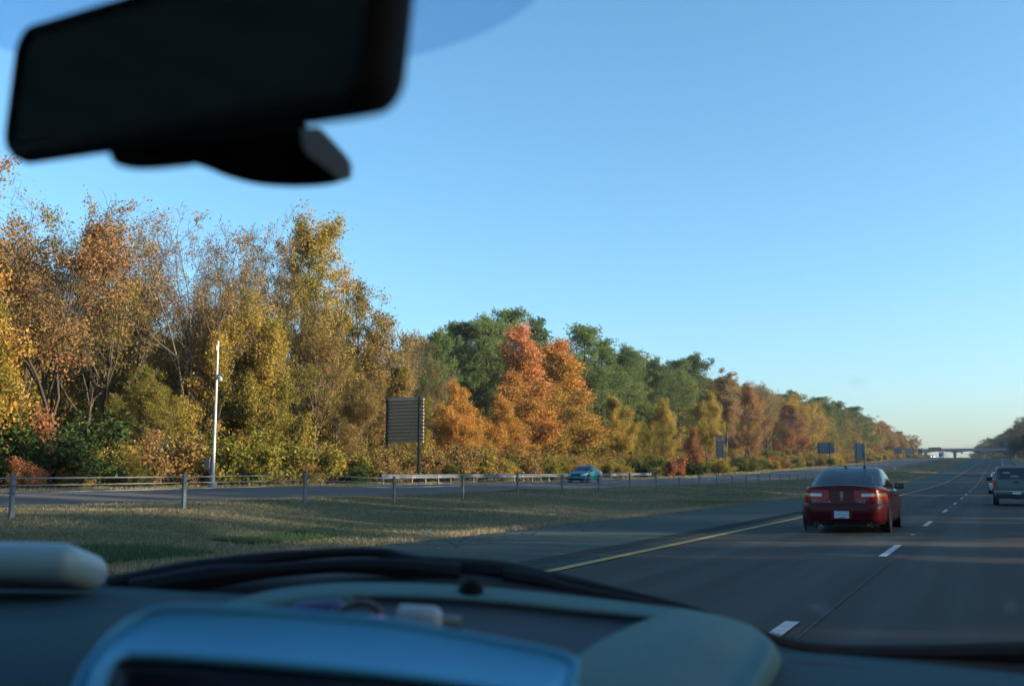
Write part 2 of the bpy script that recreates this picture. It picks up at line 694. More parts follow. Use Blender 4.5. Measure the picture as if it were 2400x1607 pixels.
grass_field('median_grass', 'short mown green and straw grass covering the median', [
    (10.15, 21.9, 5, 48, 150000, .055, .016, .62),
    (10.15, 21.9, 40, 130, 60000, .07, .034, .62),
    (10.4, 21.9, 120, 420, 26000, .10, .11, .66)], 3)
grass_field('pavement_edge_grass', 'tall straw coloured grass lip along the left pavement edge', [
    (9.90, 10.40, 5, 60, 17000, .10, .018, .80),
    (9.90, 10.5, 55, 260, 12000, .13, .040, .84)], 4)
grass_field('verge_grass', 'tan grass strip between opposite carriageway and trees', [
    (35.7, 42, 10, 120, 26000, .16, .030, .62),
    (35.7, 42, 110, 420, 14000, .18, .09, .66),
    (21.9, 22.3, 5, 130, 5000, .10, .022, .65)], 5)
# two greener clover-like patches in the near median
grass_field('green_weed_patch', 'low bright green weed patch in the near median left of the wiper', [(10.9, 12.3, 9.6, 12.6, 5000, .10, .02, .02)], 6)
grass_field('green_weed_patch', 'low bright green weed patch in the median above the wiper hump', [(11.6, 12.6, 14.4, 17.0, 4000, .09, .02, .02)], 7)

# fallen leaves blown over the median and the shoulder
_rl = np.random.default_rng(19)
_n = 5200
_Lf = np.where(_rl.random(_n) < .8, _rl.uniform(10.2, 21.5, _n), _rl.normal(9.4, .5, _n))
_sf = 6 + 90 * _rl.random(_n) ** 1.6
_V = []
for a_, b_ in zip(_Lf, _sf):
    c = P(float(a_), float(b_), .03)
    t = _rl.uniform(0, 6.28)
    r = _rl.uniform(.025, .055)
    u1 = np.array([math.cos(t), math.sin(t), _rl.uniform(-.3, .3)]) * r
    u2 = np.array([-math.sin(t), math.cos(t), _rl.uniform(-.3, .3)]) * r * .6
    c = np.array(c)
    _V += [c - u1, c + u2, c + u1, c - u2]
me = np_mesh('fallen_leaves', np.array(_V), np.arange(4 * _n).reshape(-1, 4))
_at = me.attributes.new('tone', 'FLOAT', 'FACE')
_at.data.foreach_set('value', _rl.random(_n).astype(np.float32))
o = link('fallen_leaves', me, M_BLADE)
paint_leaves(o, palette([(0, (.10, .055, .025)), (.5, (.22, .12, .045)), (1, (.36, .22, .08))]))
o['kind'] = 'stuff'
tag(o, 'scattered brown fallen leaves on the median grass', 'leaves')

# ------------------------------------------------------------------ trees
M_BARK = mat('bark_grey', (.085, .068, .052), (.045, .036, .028), 9, rough=.95, bump=.8, bscale=30)
M_BARKP = mat('bark_pine', (.120, .070, .042), (.060, .036, .024), 7, rough=.95, bump=.8, bscale=24)
M_TWIG = mat('bark_twig', (.150, .115, .085), (.090, .068, .050), 6, rough=.95)
M_LEAF = leaf_mat('leaves', .32)
LM = {
    'redorange': palette([(.0, (.24, .15, .020)), (.35, (.50, .24, .026)), (.65, (.56, .20, .045)), (1.0, (.62, .25, .13))]),
    'orange': palette([(.0, (.17, .15, .020)), (.35, (.46, .26, .026)), (.7, (.58, .27, .030)), (1.0, (.56, .18, .040))]),
    'gold': palette([(.0, (.14, .14, .020)), (.4, (.34, .25, .030)), (.75, (.46, .30, .036)), (1.0, (.46, .22, .032))]),
    'olive': palette([(.0, (.08, .09, .015)), (.4, (.19, .17, .022)), (.75, (.36, .28, .030)), (1.0, (.42, .25, .030))]),
    'yellowgreen': palette([(.0, (.070, .100, .014)), (.4, (.18, .17, .018)), (.8, (.38, .28, .024)), (1.0, (.46, .30, .03))]),
    'brown': palette([(.0, (.12, .10, .030)), (.4, (.24, .17, .045)), (.75, (.36, .23, .060)), (1.0, (.36, .17, .060))]),
    'rust': palette([(.0, (.17, .13, .040)), (.4, (.29, .18, .055)), (.75, (.36, .16, .060)), (1.0, (.40, .14, .070))]),
    'tan': palette([(.0, (.16, .115, .05)), (.5, (.30, .19, .080)), (1.0, (.40, .22, .07))]),
    'green': palette([(.0, (.025, .050, .014)), (.5, (.050, .090, .024)), (1.0, (.12, .13, .030))]),
    'red': palette([(.0, (.17, .13, .03)), (.4, (.32, .15, .05)), (1.0, (.44, .12, .06))]),
    'crimson': palette([(.0, (.08, .025, .015)), (.5, (.16, .03, .022)), (1.0, (.26, .05, .03))]),
    'pine': palette([(.0, (.080, .140, .040)), (.5, (.150, .230, .064)), (1.0, (.260, .325, .092))]),
    'pinedark': palette([(.0, (.055, .100, .036)), (.5, (.105, .170, .056)), (1.0, (.185, .240, .078))]),
}


class Branches:
    def __init__(s):
        s.V, s.F, s.n = [], [], 0
        s.segs = []          # (p0, p1, level)

    def tube(s, pts, r0, r1, sides):
        pts = np.asarray(pts)
        n = len(pts)
        d = np.gradient(pts, axis=0)
        d /= np.linalg.norm(d, axis=1)[:, None] + 1e-9
        ref = np.array([0, 0, 1.]) if abs(d[0, 2]) < .85 else np.array([1., 0, 0])
        a = np.cross(d, ref)
        a /= np.linalg.norm(a, axis=1)[:, None] + 1e-9
        b = np.cross(d, a)
        r = np.linspace(r0, r1, n)
        t = 2 * math.pi * np.arange(sides) / sides
        ring = pts[:, None] + r[:, None, None] * (a[:, None] * np.cos(t)[None, :, None] + b[:, None] * np.sin(t)[None, :, None])
        s.V.append(ring.reshape(-1, 3))
        i = np.arange(n - 1)[:, None] * sides
        k = np.arange(sides)[None]
        k2 = (np.arange(sides)[None] + 1) % sides
        s.F.append((np.stack([i + k, i + k2, i + sides + k2, i + sides + k], -1) + s.n).reshape(-1, 4))
        s.n += n * sides

    def mesh(s, name):
        return np_mesh(name, np.vstack(s.V), np.vstack(s.F), smooth=True)


def grow(B, rnd, p, d, length, r, level, maxlev, spec):
    n = 6 if level == 0 else (5 if level < 2 else 4)
    pts = [p]
    cur, dd = p.copy(), d / np.linalg.norm(d)
    wob = spec['wob'][min(level, len(spec['wob']) - 1)]
    up = spec['up'][min(level, len(spec['up']) - 1)]
    for i in range(n):
        dd = dd + np.array([rnd.gauss(0, wob), rnd.gauss(0, wob), rnd.gauss(0, wob) + up])
        dd /= np.linalg.norm(dd)
        cur = cur + dd * length / n
        pts.append(cur.copy())
    if r > spec['rmin']:
        B.tube(pts, r, r * (.35 if level else .25), 7 if level == 0 else (5 if level == 1 else 3))
    for i in range(n):
        B.segs.append((pts[i], pts[i + 1], level))
    if level >= maxlev:
        return
    nc = spec['n'][level]
    t0 = spec['t0'][level]
    for c in range(nc):
        t = t0 + (1 - t0) * ((c + rnd.random()) / nc)
        f = t * n
        i = min(int(f), n - 1)
        q = pts[i] + (pts[i + 1] - pts[i]) * (f - i)
        base = pts[i + 1] - pts[i]
        base /= np.linalg.norm(base)
        ang = math.radians(rnd.gauss(spec['ang'][level], 9))
        if level == 0:
            ang *= spec['angt'](t)
        az = c * 2.399 + rnd.uniform(-.5, .5)
        ref = np.array([1., 0, 0]) if abs(base[2]) > .8 else np.array([0, 0, 1.])
        a = np.cross(base, ref)
        a /= np.linalg.norm(a)
        b = np.cross(base, a)
        nd = base * math.cos(ang) + (a * math.cos(az) + b * math.sin(az)) * math.sin(ang)
        if level == 0:
            ln = spec['crown'](t) * spec['R'] * rnd.uniform(.8, 1.15)
        else:
            ln = length * spec['ratio'][level] * rnd.uniform(.65, 1.15) * (1.15 - .55 * t)
        rr = max(spec['rmin'] * 1.01, r * (1 - .75 * t) * spec['rr'][level])
        grow(B, rnd, q, nd, ln, rr, level + 1, maxlev, spec)


def leaf_mesh(name, C, rng, size, T, up=.35, aspect=.62):
    n = len(C)
    nrm = rng.normal(0, 1, (n, 3))
    nrm[:, 2] += up
    nrm /= np.linalg.norm(nrm, axis=1)[:, None]
    t = np.cross(nrm, rng.normal(0, 1, (n, 3)))
    t /= np.linalg.norm(t, axis=1)[:, None] + 1e-9
    b = np.cross(nrm, t)
    sz = size * rng.uniform(.6, 1.3, n)[:, None]
    t, b = t * sz, b * sz * aspect
    bow = nrm * sz * .28
    V = np.stack([C - t, C + b * .95 - t * .1 + bow, C + t, C - b * .95 - t * .1 + bow], 1).reshape(-1, 3)
    me = np_mesh(name, V, np.arange(4 * n).reshape(-1, 4))
    at_ = me.attributes.new('tone', 'FLOAT', 'FACE')
    at_.data.foreach_set('value', np.clip(T, 0, 1).astype(np.float32))
    return me


def sines(C, rng, f, k=4):
    v = np.zeros(len(C))
    for _ in range(k):
        w = rng.normal(0, 1, 3)
        w *= f / np.linalg.norm(w)
        v += np.sin(C @ w + rng.uniform(0, 6.28))
    return v / k


def make_tree(name, seed, H, spec, nleaf, size, jitter=.3, minlev=2, htone=0.0, gap=-.35, maxlev=3, lean=(0, 0)):
    rnd = random.Random(seed)
    rng = np.random.default_rng(seed)
    B = Branches()
    grow(B, rnd, np.array([0, 0, -.3]), np.array([lean[0], lean[1], 1.0]), H * spec['trunk'], H * spec['r0'], 0, maxlev, spec)
    P0 = np.array([s[0] for s in B.segs if s[2] >= minlev])
    P1 = np.array([s[1] for s in B.segs if s[2] >= minlev])
    ln = np.linalg.norm(P1 - P0, axis=1)
    idx = rng.choice(len(ln), int(nleaf * 2.4), p=ln / ln.sum())
    u = rng.random(len(idx))[:, None]
    C = P0[idx] + (P1[idx] - P0[idx]) * u + rng.normal(0, jitter, (len(idx), 3))
    keep = (.55 * sines(C, rng, 1.3, 5) + .6 * sines(C, rng, 3.4, 5) + rng.normal(0, .10, len(C)) > gap + .22) & (C[:, 2] > .05)
    C = C[keep][:nleaf]
    T = .45 + .32 * sines(C, rng, .9, 4) + rng.normal(0, .16, len(C)) + htone * (C[:, 2] / H - .5)
    top = max(float(C[:, 2].max()), float(P1[:, 2].max()))
    return dict(trunk=B.mesh(name + '_trunk'), crown=leaf_mesh(name + '_crown', C, rng, size, T), H=top, n=len(C))


def make_pine(name, seed, H, ntuft, bare=.45, spread=.17):
    rnd = random.Random(seed)
    rng = np.random.default_rng(seed)
    B = Branches()
    pts = [np.array([0, 0, -.3])]
    dx, dy = rnd.gauss(0, .012), rnd.gauss(0, .012)
    for i in range(8):
        pts.append(np.array([dx * H * i / 8 + rnd.gauss(0, .06), dy * H * i / 8 + rnd.gauss(0, .06), H * .97 * (i + 1) / 8]))
    B.tube(pts, H * .013, H * .003, 7)
    tips, wts = [], []
    nb = 46
    for k in range(nb):
        t = bare + (1 - bare) * ((k + rnd.random() * .8) / nb)
        f = t * 8
        i = min(int(f), 7)
        q = pts[i] + (pts[i + 1] - pts[i]) * (f - i)
        u = (t - bare) / (1 - bare)
        ln = H * spread * (math.sin(math.pi * min(1, .18 + .80 * u) ** .9) * .9 + .22) * rnd.uniform(.7, 1.2)
        az = k * 2.399 + rnd.uniform(-.4, .4)
        el = math.radians(-6 + 58 * u + rnd.gauss(0, 8))
        d = np.array([math.cos(az) * math.cos(el), math.sin(az) * math.cos(el), math.sin(el)])
        bp = [q]
        cur = q.copy()
        for j in range(5):
            d = d + np.array([rnd.gauss(0, .10), rnd.gauss(0, .10), .06 + rnd.gauss(0, .06)])
            d /= np.linalg.norm(d)
            cur = cur + d * ln / 5
            bp.append(cur.copy())
        B.tube(bp, max(.02, H * .0035 * (1.2 - u)), .012, 4)
        for j in range(2, 6):
            m = 2 if j < 5 else 3
            for e in range(m):
                a2 = rnd.uniform(0, 6.28)
                off = np.array([math.cos(a2), math.sin(a2), rnd.uniform(-.1, .7)]) * ln * .26 * rnd.uniform(.5, 1.1)
                end = bp[j] + off
                B.tube([bp[j], (bp[j] + end) / 2 + np.array([0, 0, .03]), end], .012, .006, 3)
                tips.append(end)
                wts.append(1.0)
    tips = np.array(tips)
    per = max(1, ntuft // len(tips))
    ctr = np.repeat(tips, per, 0) + rng.normal(0, 1, (len(tips) * per, 3)) * np.array([.34, .34, .24]) * (H / 22)
    nn = 13
    n = len(ctr) * nn
    base = np.repeat(ctr, nn, 0)
    dirs = rng.normal(0, 1, (n, 3))
    dirs[:, 2] += .55
    dirs /= np.linalg.norm(dirs, axis=1)[:, None]
    side = np.cross(dirs, rng.normal(0, 1, (n, 3)))
    side /= np.linalg.norm(side, axis=1)[:, None] + 1e-9
    L = rng.uniform(.16, .34, n)[:, None] * (H / 22)
    w = .034 * (H / 22)
    V = np.stack([base - side * w, base + side * w, base + dirs * L], 1).reshape(-1, 3)
    me = np_mesh(name + '_crown', V, np.arange(3 * n).reshape(-1, 3))
    T = .45 + .3 * sines(ctr, rng, .8, 4) + rng.normal(0, .12, len(ctr))
    at_ = me.attributes.new('tone', 'FLOAT', 'FACE')
    at_.data.foreach_set('value', np.clip(np.repeat(T, nn) + rng.normal(0, .1, n), 0, 1).astype(np.float32))
    return dict(trunk=B.mesh(name + '_trunk'), crown=me, H=float(V[:, 2].max()), n=n)


S_CONE = dict(trunk=.96, r0=.011, R=4.2, n=[26, 7, 5], t0=[.10, .18, .2], ang=[58, 48, 45], angt=lambda t: 1.15 - .45 * t, crown=lambda t: (1.08 - t) ** .8 * (.55 + .45 * min(1, t * 5)) + .06,
              ratio=[0, .48, .45], rr=[.42, .5, .5], wob=[.03, .10, .16, .2], up=[.01, .05, .05, .03], rmin=.006)
S_OVAL = dict(trunk=.86, r0=.012, R=6.0, n=[20, 8, 5], t0=[.09, .2, .2], ang=[54, 48, 46], angt=lambda t: 1.2 - .6 * t, crown=lambda t: math.sin(math.pi * min(1, .30 + .66 * t)) * .85 + .16,
              ratio=[0, .5, .48], rr=[.5, .5, .5], wob=[.05, .13, .18, .2], up=[.02, .06, .06, .03], rmin=.006)
S_TALL = dict(trunk=.92, r0=.012, R=6.2, n=[22, 8, 5], t0=[.26, .25, .2], ang=[38, 40, 42], angt=lambda t: 1.25 - .5 * t, crown=lambda t: math.sin(math.pi * min(1, .30 + .62 * t)) * .8 + .22,
              ratio=[0, .46, .46], rr=[.5, .5, .5], wob=[.03, .10, .16, .2], up=[.02, .09, .08, .04], rmin=.006)
S_VASE = dict(trunk=.50, r0=.014, R=10.5, n=[11, 9, 6], t0=[.45, .22, .15], ang=[34, 36, 38], angt=lambda t: 1.35 - .7 * t, crown=lambda t: .72 + .3 * t,
              ratio=[0, .42, .45], rr=[.62, .5, .5], wob=[.07, .10, .15, .2], up=[.02, .07, .07, .04], rmin=.005)
S_FORK = dict(trunk=.42, r0=.015, R=10.0, n=[7, 9, 6], t0=[.55, .25, .15], ang=[40, 38, 40], angt=lambda t: 1.2 - .5 * t, crown=lambda t: .85 + .25 * t,
              ratio=[0, .44, .45], rr=[.7, .5, .5], wob=[.10, .14, .18, .22], up=[.02, .06, .06, .03], rmin=.005)
S_BUSH = dict(trunk=.30, r0=.012, R=2.3, n=[12, 6, 4], t0=[.05, .2, .2], ang=[48, 45, 45], angt=lambda t: 1.3 - .6 * t, crown=lambda t: .75 + .25 * t,
              ratio=[0, .5, .5], rr=[.7, .6, .6], wob=[.05, .16, .2, .2], up=[.02, .05, .03, .02], rmin=.004)

TV = {}
TV['cone_a'] = make_tree('cone_a', 11, 15, S_CONE, 42000, 0.092, .30, htone=.7, gap=-.60)
TV['cone_b'] = make_tree('cone_b', 12, 14, dict(S_CONE, R=4.8), 40000, 0.092, .32, htone=.4, gap=-.58)
TV['oval_a'] = make_tree('oval_a', 21, 16, S_OVAL, 46000, 0.096, .33)
TV['oval_b'] = make_tree('oval_b', 22, 15, dict(S_OVAL, R=5.2), 42000, 0.096, .33)
TV['oval_c'] = make_tree('oval_c', 23, 16, dict(S_OVAL, R=6.6), 36000, 0.096, .36, gap=-.18)
TV['tall_a'] = make_tree('tall_a', 31, 21, dict(S_TALL, R=7.2, crown=lambda t: .75 * math.sin(math.pi * (.26 + .62 * t)) + .2), 33000, 0.105, .32, gap=-.2)
TV['tall_b'] = make_tree('tall_b', 32, 20, dict(S_TALL, R=5.4), 34000, 0.1, .34, gap=-.15)
TV['vase_a'] = make_tree('vase_a', 41, 18, dict(S_VASE, n=[12, 9, 7], rmin=.015), 19000, 0.09, .26, minlev=2, gap=-.1)
TV['vase_b'] = make_tree('vase_b', 42, 17, dict(S_VASE, R=9.5, n=[12, 9, 7], rmin=.011), 14000, 0.088, .26, minlev=2, gap=-.1)
TV['fork_a'] = make_tree('fork_a', 51, 17, dict(S_FORK, n=[8, 10, 7], rmin=.016), 21000, 0.088, .28, minlev=2, gap=-.15, lean=(.16, -.08))
TV['fork_b'] = make_tree('fork_b', 52, 16, dict(S_FORK, R=9, n=[8, 9, 7], rmin=.012), 20000, 0.088, .28, minlev=2, gap=.0, lean=(-.12, .05))
TV['bare_a'] = make_tree('bare_a', 61, 17, dict(S_VASE, n=[13, 9, 7, 4], t0=[.40, .2, .15, .1], ang=[34, 36, 38, 36], ratio=[0, .46, .5, .55], rr=[.62, .5, .55, .6], rmin=.013), 9000, .08, .22, minlev=3, gap=-.05, maxlev=4)
TV['bare_b'] = make_tree('bare_b', 62, 15, dict(S_TALL, n=[20, 8, 6, 4], t0=[.26, .2, .15, .1], ang=[38, 38, 38, 36], ratio=[0, .46, .5, .55], rr=[.5, .5, .55, .6], rmin=.013), 6000, .08, .2, minlev=3, gap=.0, maxlev=4)
TV['bush_a'] = make_tree('bush_a', 71, 3.2, S_BUSH, 7500, .085, .22, minlev=1, gap=-.45)
TV['bush_b'] = make_tree('bush_b', 72, 2.8, dict(S_BUSH, R=2.7), 7500, .085, .24, minlev=1, gap=-.35)
TV['bush_c'] = make_tree('bush_c', 73, 3.6, dict(S_BUSH, R=2.0), 6500, .09, .22, minlev=1, gap=-.35)
TV['pine_a'] = make_pine('pine_a', 81, 22, 5200, spread=.20)
TV['pine_b'] = make_pine('pine_b', 82, 21, 5000, bare=.34, spread=.22)
TV['pine_c'] = make_pine('pine_c', 83, 20, 4600, bare=.24, spread=.18)
for k_, v_ in TV.items():
    v_['trunk'].materials.append(M_BARKP if 'pine' in k_ else (M_TWIG if 'bare' in k_ else M_BARK))
    v_['crown'].materials.append(M_LEAF)
_rt = random.Random(5)
CATNAME = {'cone': ('sweetgum_tree', 'tree'), 'oval': ('broadleaf_tree', 'tree'), 'tall': ('tall_broadleaf_tree', 'tree'), 'vase': ('spreading_tree', 'tree'),
           'fork': ('forked_tree', 'tree'), 'bare': ('bare_tree', 'tree'), 'bush': ('shrub', 'shrub'), 'pine': ('pine_tree', 'pine tree')}


def plant(kind, leaf, loc, height, label, group=None, wide=1.0, rz=None):
    v = TV[kind]
    nm, cat = CATNAME[kind.split('_')[0]]
    sc = height / v['H']
    t = thing(nm, label, cat, loc, _rt.uniform(0, 6.28) if rz is None else rz, group)
    t.scale = (sc * wide, sc * wide, sc)
    for part in ('trunk', 'crown'):
        o = bpy.data.objects.new(part, v[part])
        COL.objects.link(o)
        o.parent = t
    paint_leaves(o, LM[leaf])
    return t


def plant_px(kind, leaf, xd, ytop, L, label, group=None, wide=1.0, rz=None):
    s = s_at(xd, L)
    base = P(L, s)
    top = z_at(xd, ytop, L)
    return plant(kind, leaf, base, max(.6, top - base.z), label, group, wide, rz)


# the trees and shrubs one can pick out along the far side, left to right
FEATURE = [
    ('cone_b', 'orange', -215, 300, 44, 'tall orange-leaved tree cut by the left edge of the photo', 1.0),
    ('oval_b', 'olive', -120, 560, 42, 'olive-gold tree in front at the far left edge', .8),
    ('fork_a', 'rust', 130, 380, 46, 'forked tree with bent dark trunk and rust brown sparse top under the mirror', 1.05),
    ('vase_b', 'brown', 235, 445, 48, 'thin brown tree with dangling twigs right of the forked tree', .8),
    ('bare_a', 'tan', 405, 445, 47, 'half bare tree with grey twigs and tan leaf tips left of the pole', 1.05),
    ('oval_c', 'olive', 335, 830, 45, 'olive leaved tree below the half bare tree, left of the pole', .85),
    ('oval_c', 'gold', 520, 655, 45.5, 'golden tree directly behind the white camera pole', .75),
    ('oval_b', 'olive', 595, 705, 43.5, 'small olive-yellow tree just right of the white camera pole', .8),
    ('tall_a', 'gold', 668, 462, 50, 'tallest tree with golden-green top, right of the pole', .92),
    ('vase_a', 'brown', 722, 615, 43.2, 'dark trunked tree with many upright limbs and thin brown leaves', .95),
    ('oval_c', 'brown', 825, 640, 50, 'golden tree with loose leaves sloping down toward the pines', .85),
    ('oval_c', 'brown', 815, 850, 45, 'low brown-gold tree left of the large sign back', .85),
    ('oval_b', 'olive', 905, 815, 47, 'olive tree behind the large slatted sign back', .8),
    ('bare_b', 'tan', 935, 745, 56, 'bare grey twiggy tree left of the pines', .8),
    ('pine_a', 'pine', 995, 742, 55, 'first pine on the left of the pine group', .95),
    ('pine_b', 'pinedark', 1062, 728, 60, 'dark pine second from the left in the group', 1.0),
    ('pine_a', 'pine', 1115, 708, 57, 'pine with rounded top left of the highest pine', 1.05),
    ('pine_b', 'pine', 1168, 697, 58, 'highest pine, rising behind the pink-topped sweetgum', 1.05),
    ('pine_c', 'pinedark', 1232, 722, 62, 'dark pine right behind the pink-topped sweetgum', 1.1),
    ('pine_b', 'pine', 1335, 738, 56, 'broad pine right of the gold sweetgum', 1.2),
    ('pine_c', 'pine', 1378, 772, 54, 'bushy pine with foliage low down right of the gold sweetgum', 1.25),
    ('pine_a', 'pine', 1442, 782, 58, 'pine with rounded top in mid group', 1.1),
    ('pine_c', 'pinedark', 1510, 836, 55, 'narrow pine standing before the gap in the pines', 1.0),
    ('pine_b', 'pine', 1556, 818, 56, 'bushy pine with smooth round top in the right part of the group', 1.05),
    ('pine_a', 'pinedark', 1588, 803, 62, 'tall dark pine at the right end of the pine group', 1.2),
    ('vase_a', 'brown', 990, 800, 50, 'thin brown leafless-looking tree in front of the left pines', .5),
    ('cone_b', 'orange', 1048, 862, 45.5, 'orange sweetgum directly right of the large sign back', 1.3),
    ('cone_b', 'orange', 1140, 893, 44.5, 'low golden-orange sweetgum between two taller ones', 1.3),
    ('cone_a', 'redorange', 1208, 735, 49, 'tallest sweetgum with pinkish red pointed top', 1.2),
    ('cone_a', 'orange', 1297, 772, 47.5, 'large golden-orange sweetgum behind the teal car', 1.5),
    ('cone_b', 'red', 1185, 985, 43, 'small red-orange sapling at the foot of the sweetgums', 1.0),
    ('oval_b', 'gold', 1412, 893, 45, 'yellow tree right of the sweetgums, below the pines', .8),
    ('oval_c', 'olive', 1455, 960, 43.5, 'low olive tree right of the teal car', .9),
    ('oval_a', 'gold', 1515, 905, 45, 'ochre tree with fine branches below the narrow pine', .75),
    ('oval_b', 'gold', 1618, 888, 46, 'ochre tree left of the narrow two-post sign', .85),
    ('cone_b', 'red', 1583, 972, 43.5, 'red sapling left of the narrow two-post sign', .9),
    ('tall_b', 'tan', 1662, 836, 52, 'tan tree with loose open top right of the pines', 1.0),
    ('oval_a', 'rust', 1712, 868, 50, 'pinkish brown rounded tree', .75),
    ('bare_b', 'tan', 1758, 872, 54, 'bare topped grey tree right of the pinkish tree', .85),
    ('oval_b', 'red', 1815, 915, 47, 'rounded red tree in the right half of the tree line', .9),
    ('pine_a', 'pinedark', 1818, 890, 58, 'single dark pine top behind the red tree', 1.3),
    ('pine_b', 'pine', 1885, 907, 56, 'first pine right of the red tree', 1.5),
    ('pine_c', 'pinedark', 1920, 918, 54, 'second pine right of the red tree', 1.6),
    ('pine_b', 'pinedark', 1958, 930, 52, 'third pine right of the red tree, dark and bushy', 1.6),
    ('oval_c', 'olive', 1850, 1000, 46, 'olive thicket tree below the red tree', 1.0),
    ('oval_b', 'rust', 2003, 962, 52, 'first russet tree at the far end of the row', 1.1),
    ('oval_a', 'rust', 2030, 962, 54, 'second russet tree at the far end of the row', 1.2),
    ('oval_b', 'brown', 2060, 984, 50, 'brown tree near the overpass', 1.2),
    ('oval_c', 'brown', 2083, 995, 50, 'last large brown tree before the overpass', 1.3),
    ('tall_b', 'brown', 2100, 1015, 48, 'small tree at the left end of the overpass', .9),
    ('vase_a', 'brown', 30, 425, 50, 'airy brown tree behind the far left edge, under the mirror corner', .95),
    ('vase_b', 'olive', 190, 520, 52, 'airy olive tree between the forked tree and the thin brown tree', .9),
    ('vase_a', 'tan', 320, 495, 53, 'airy tan tree just left of the half bare tree', .8),
    ('bare_a', 'tan', 480, 490, 52, 'second half bare twiggy tree, above the pole top', .85),
    ('vase_a', 'gold', 455, 600, 48, 'loose golden tree under the half bare trees', .8),
    ('vase_b', 'olive', 585, 680, 50, 'airy olive tree left of the tallest tree', .8),
    ('vase_a', 'olive', 770, 680, 49, 'airy olive tree right of the dark trunked tree', .8),
    ('vase_b', 'tan', 870, 760, 48, 'thin tan tree above the left side of the large sign back', .8),
    ('bare_b', 'tan', 548, 640, 55, 'grey bare tree behind the olive trees right of the pole top', .9),
    # shrubs
    ('bush_a', 'green', 95, 915, 42, 'tall green-leaved shrub at the far left', 1.1),
    ('bush_b', 'red', 60, 1040, 40.5, 'red shrub at the far left below the green one', 1.2),
    ('bush_c', 'red', 85, 905, 46, 'dull red vine-like shrub on the left trunks', .5),
    ('bush_b', 'orange', 165, 1050, 40.8, 'low orange and red shrub left of the second barrier post', 1.0),
    ('bush_c', 'olive', 300, 1030, 41.5, 'dull olive shrub between the two nearest barrier posts', 1.0),
    ('bush_b', 'yellowgreen', 315, 1062, 40.2, 'low yellow shrub at the pavement edge, left of the second post', .9),
    ('bush_a', 'yellowgreen', 545, 975, 41, 'bright yellow-green shrub right of the pole base', 1.0),
    ('bush_a', 'yellowgreen', 455, 1010, 42, 'yellow-green shrub left of the pole base', 1.0),
    ('bush_b', 'olive', 640, 1040, 42, 'dull olive shrub right of the pole', 1.2),
    ('bush_b', 'green', 815, 1055, 40.8, 'dark green bramble left of the guardrail end', 1.4),
    ('bush_c', 'olive', 900, 1030, 42, 'olive shrub under the large sign back', 1.1),
    ('bush_b', 'red', 985, 1040, 41.5, 'low red shrub right of the large sign posts', .8),
    ('bush_c', 'crimson', 1095, 1045, 41.5, 'dark crimson shrub under the sweetgums', 1.0),
    ('bush_a', 'green', 1465, 1040, 42, 'green shrub right of the teal car', 1.3),
    ('bush_c', 'red', 1545, 1030, 42, 'dull red shrub below the ochre tree', .75),
    ('bush_b', 'green', 1730, 1045, 43, 'rounded dark green bush by the far verge', 1.3),
    ('bush_c', 'red', 1772, 1040, 43, 'slim red shrub beside the rounded green bush', .8),
    ('bush_b', 'green', 1850, 1050, 43, 'dark green bush left of the square sign back', 1.4),
    ('bush_c', 'red', 2062, 1040, 45, 'small red shrub below the far small sign', 1.5),
]
for kind, leaf, xd, yt, L, lab, wide in FEATURE:
    if xd < 620 and kind[:4] in ('vase', 'fork', 'bare'):
        yt -= 52          # their highest twigs stand well above the crown
    plant_px(kind, leaf, xd, yt, L, lab, None, wide)

# the wood behind and between them
_fr = random.Random(77)
FILL = [('oval_a', 'olive'), ('oval_b', 'olive'), ('oval_c', 'brown'), ('oval_a', 'yellowgreen'), ('tall_b', 'olive'), ('oval_b', 'brown'), ('tall_a', 'olive'), ('vase_b', 'brown'), ('fork_b', 'brown')]


def skyline(xd):
    return float(np.interp(xd, [-400, 0, 250, 290, 560, 590, 780, 800, 940, 1000, 1160, 1240, 1400, 1600, 1700, 1900, 2000, 2060, 2110],
                           [300, 400, 470, 500, 570, 560, 640, 720, 800, 760, 720, 740, 800, 820, 860, 915, 950, 990, 1020]))


def px_of(p):
    d = ROT.transposed() @ (Vector(p) - EYE)
    return ((d.x / -d.z) * FPX + CX) / K, (CY - (d.y / -d.z) * FPX) / K


for row, (L0, ds) in enumerate(((55, 7.0), (61, 7.0), (68, 7.5), (78, 9.0), (92, 9.0), (110, 10.0))):
    s = -8.0 if row else -4.0
    while s < (720 if row in (0, 2) else 430):
        s += ds * _fr.uniform(.75, 1.3) * (1.0 if s < 170 else 1.7)
        L = L0 + _fr.uniform(-2.2, 2.2)
        b = P(L, s)
        xd, _y = px_of(b)
        if xd > 2120:
            continue
        if 940 < xd < 1660 and row < 2:
            L += 9
            b = P(L, s)
        yt = skyline(max(-400, xd)) + (_fr.uniform(130, 290) if xd < 950 else (_fr.uniform(60, 150) if xd < 1660 else _fr.uniform(20, 90)) * min(1.0, 90 / max(s, 30)))
        pine = (960 < xd < 1620 or 1860 < xd < 1990) and _fr.random() < .38
        kind, leaf = (_fr.choice([('pine_a', 'pinedark'), ('pine_b', 'pinedark'), ('pine_c', 'pine')]) if pine else _fr.choice(FILL))
        if 1650 < xd < 1860 and not pine and _fr.random() < .5:
            leaf = _fr.choice(['rust', 'brown', 'gold'])
        zt = z_at(max(-900, xd), yt, L) if xd > -900 else b.z + 17
        h = max(6.0, min(27.0, zt - b.z))
        if pine:
            plant(kind, leaf, b, h, 'pine standing deep in the wood behind the front trees', 'pines filling the wood behind', 1.1)
        else:
            plant(kind, leaf, b, h, 'olive or brown tree filling the wood behind the front trees', 'broadleaf trees filling the wood behind', .85 if s < 170 else 1.2)
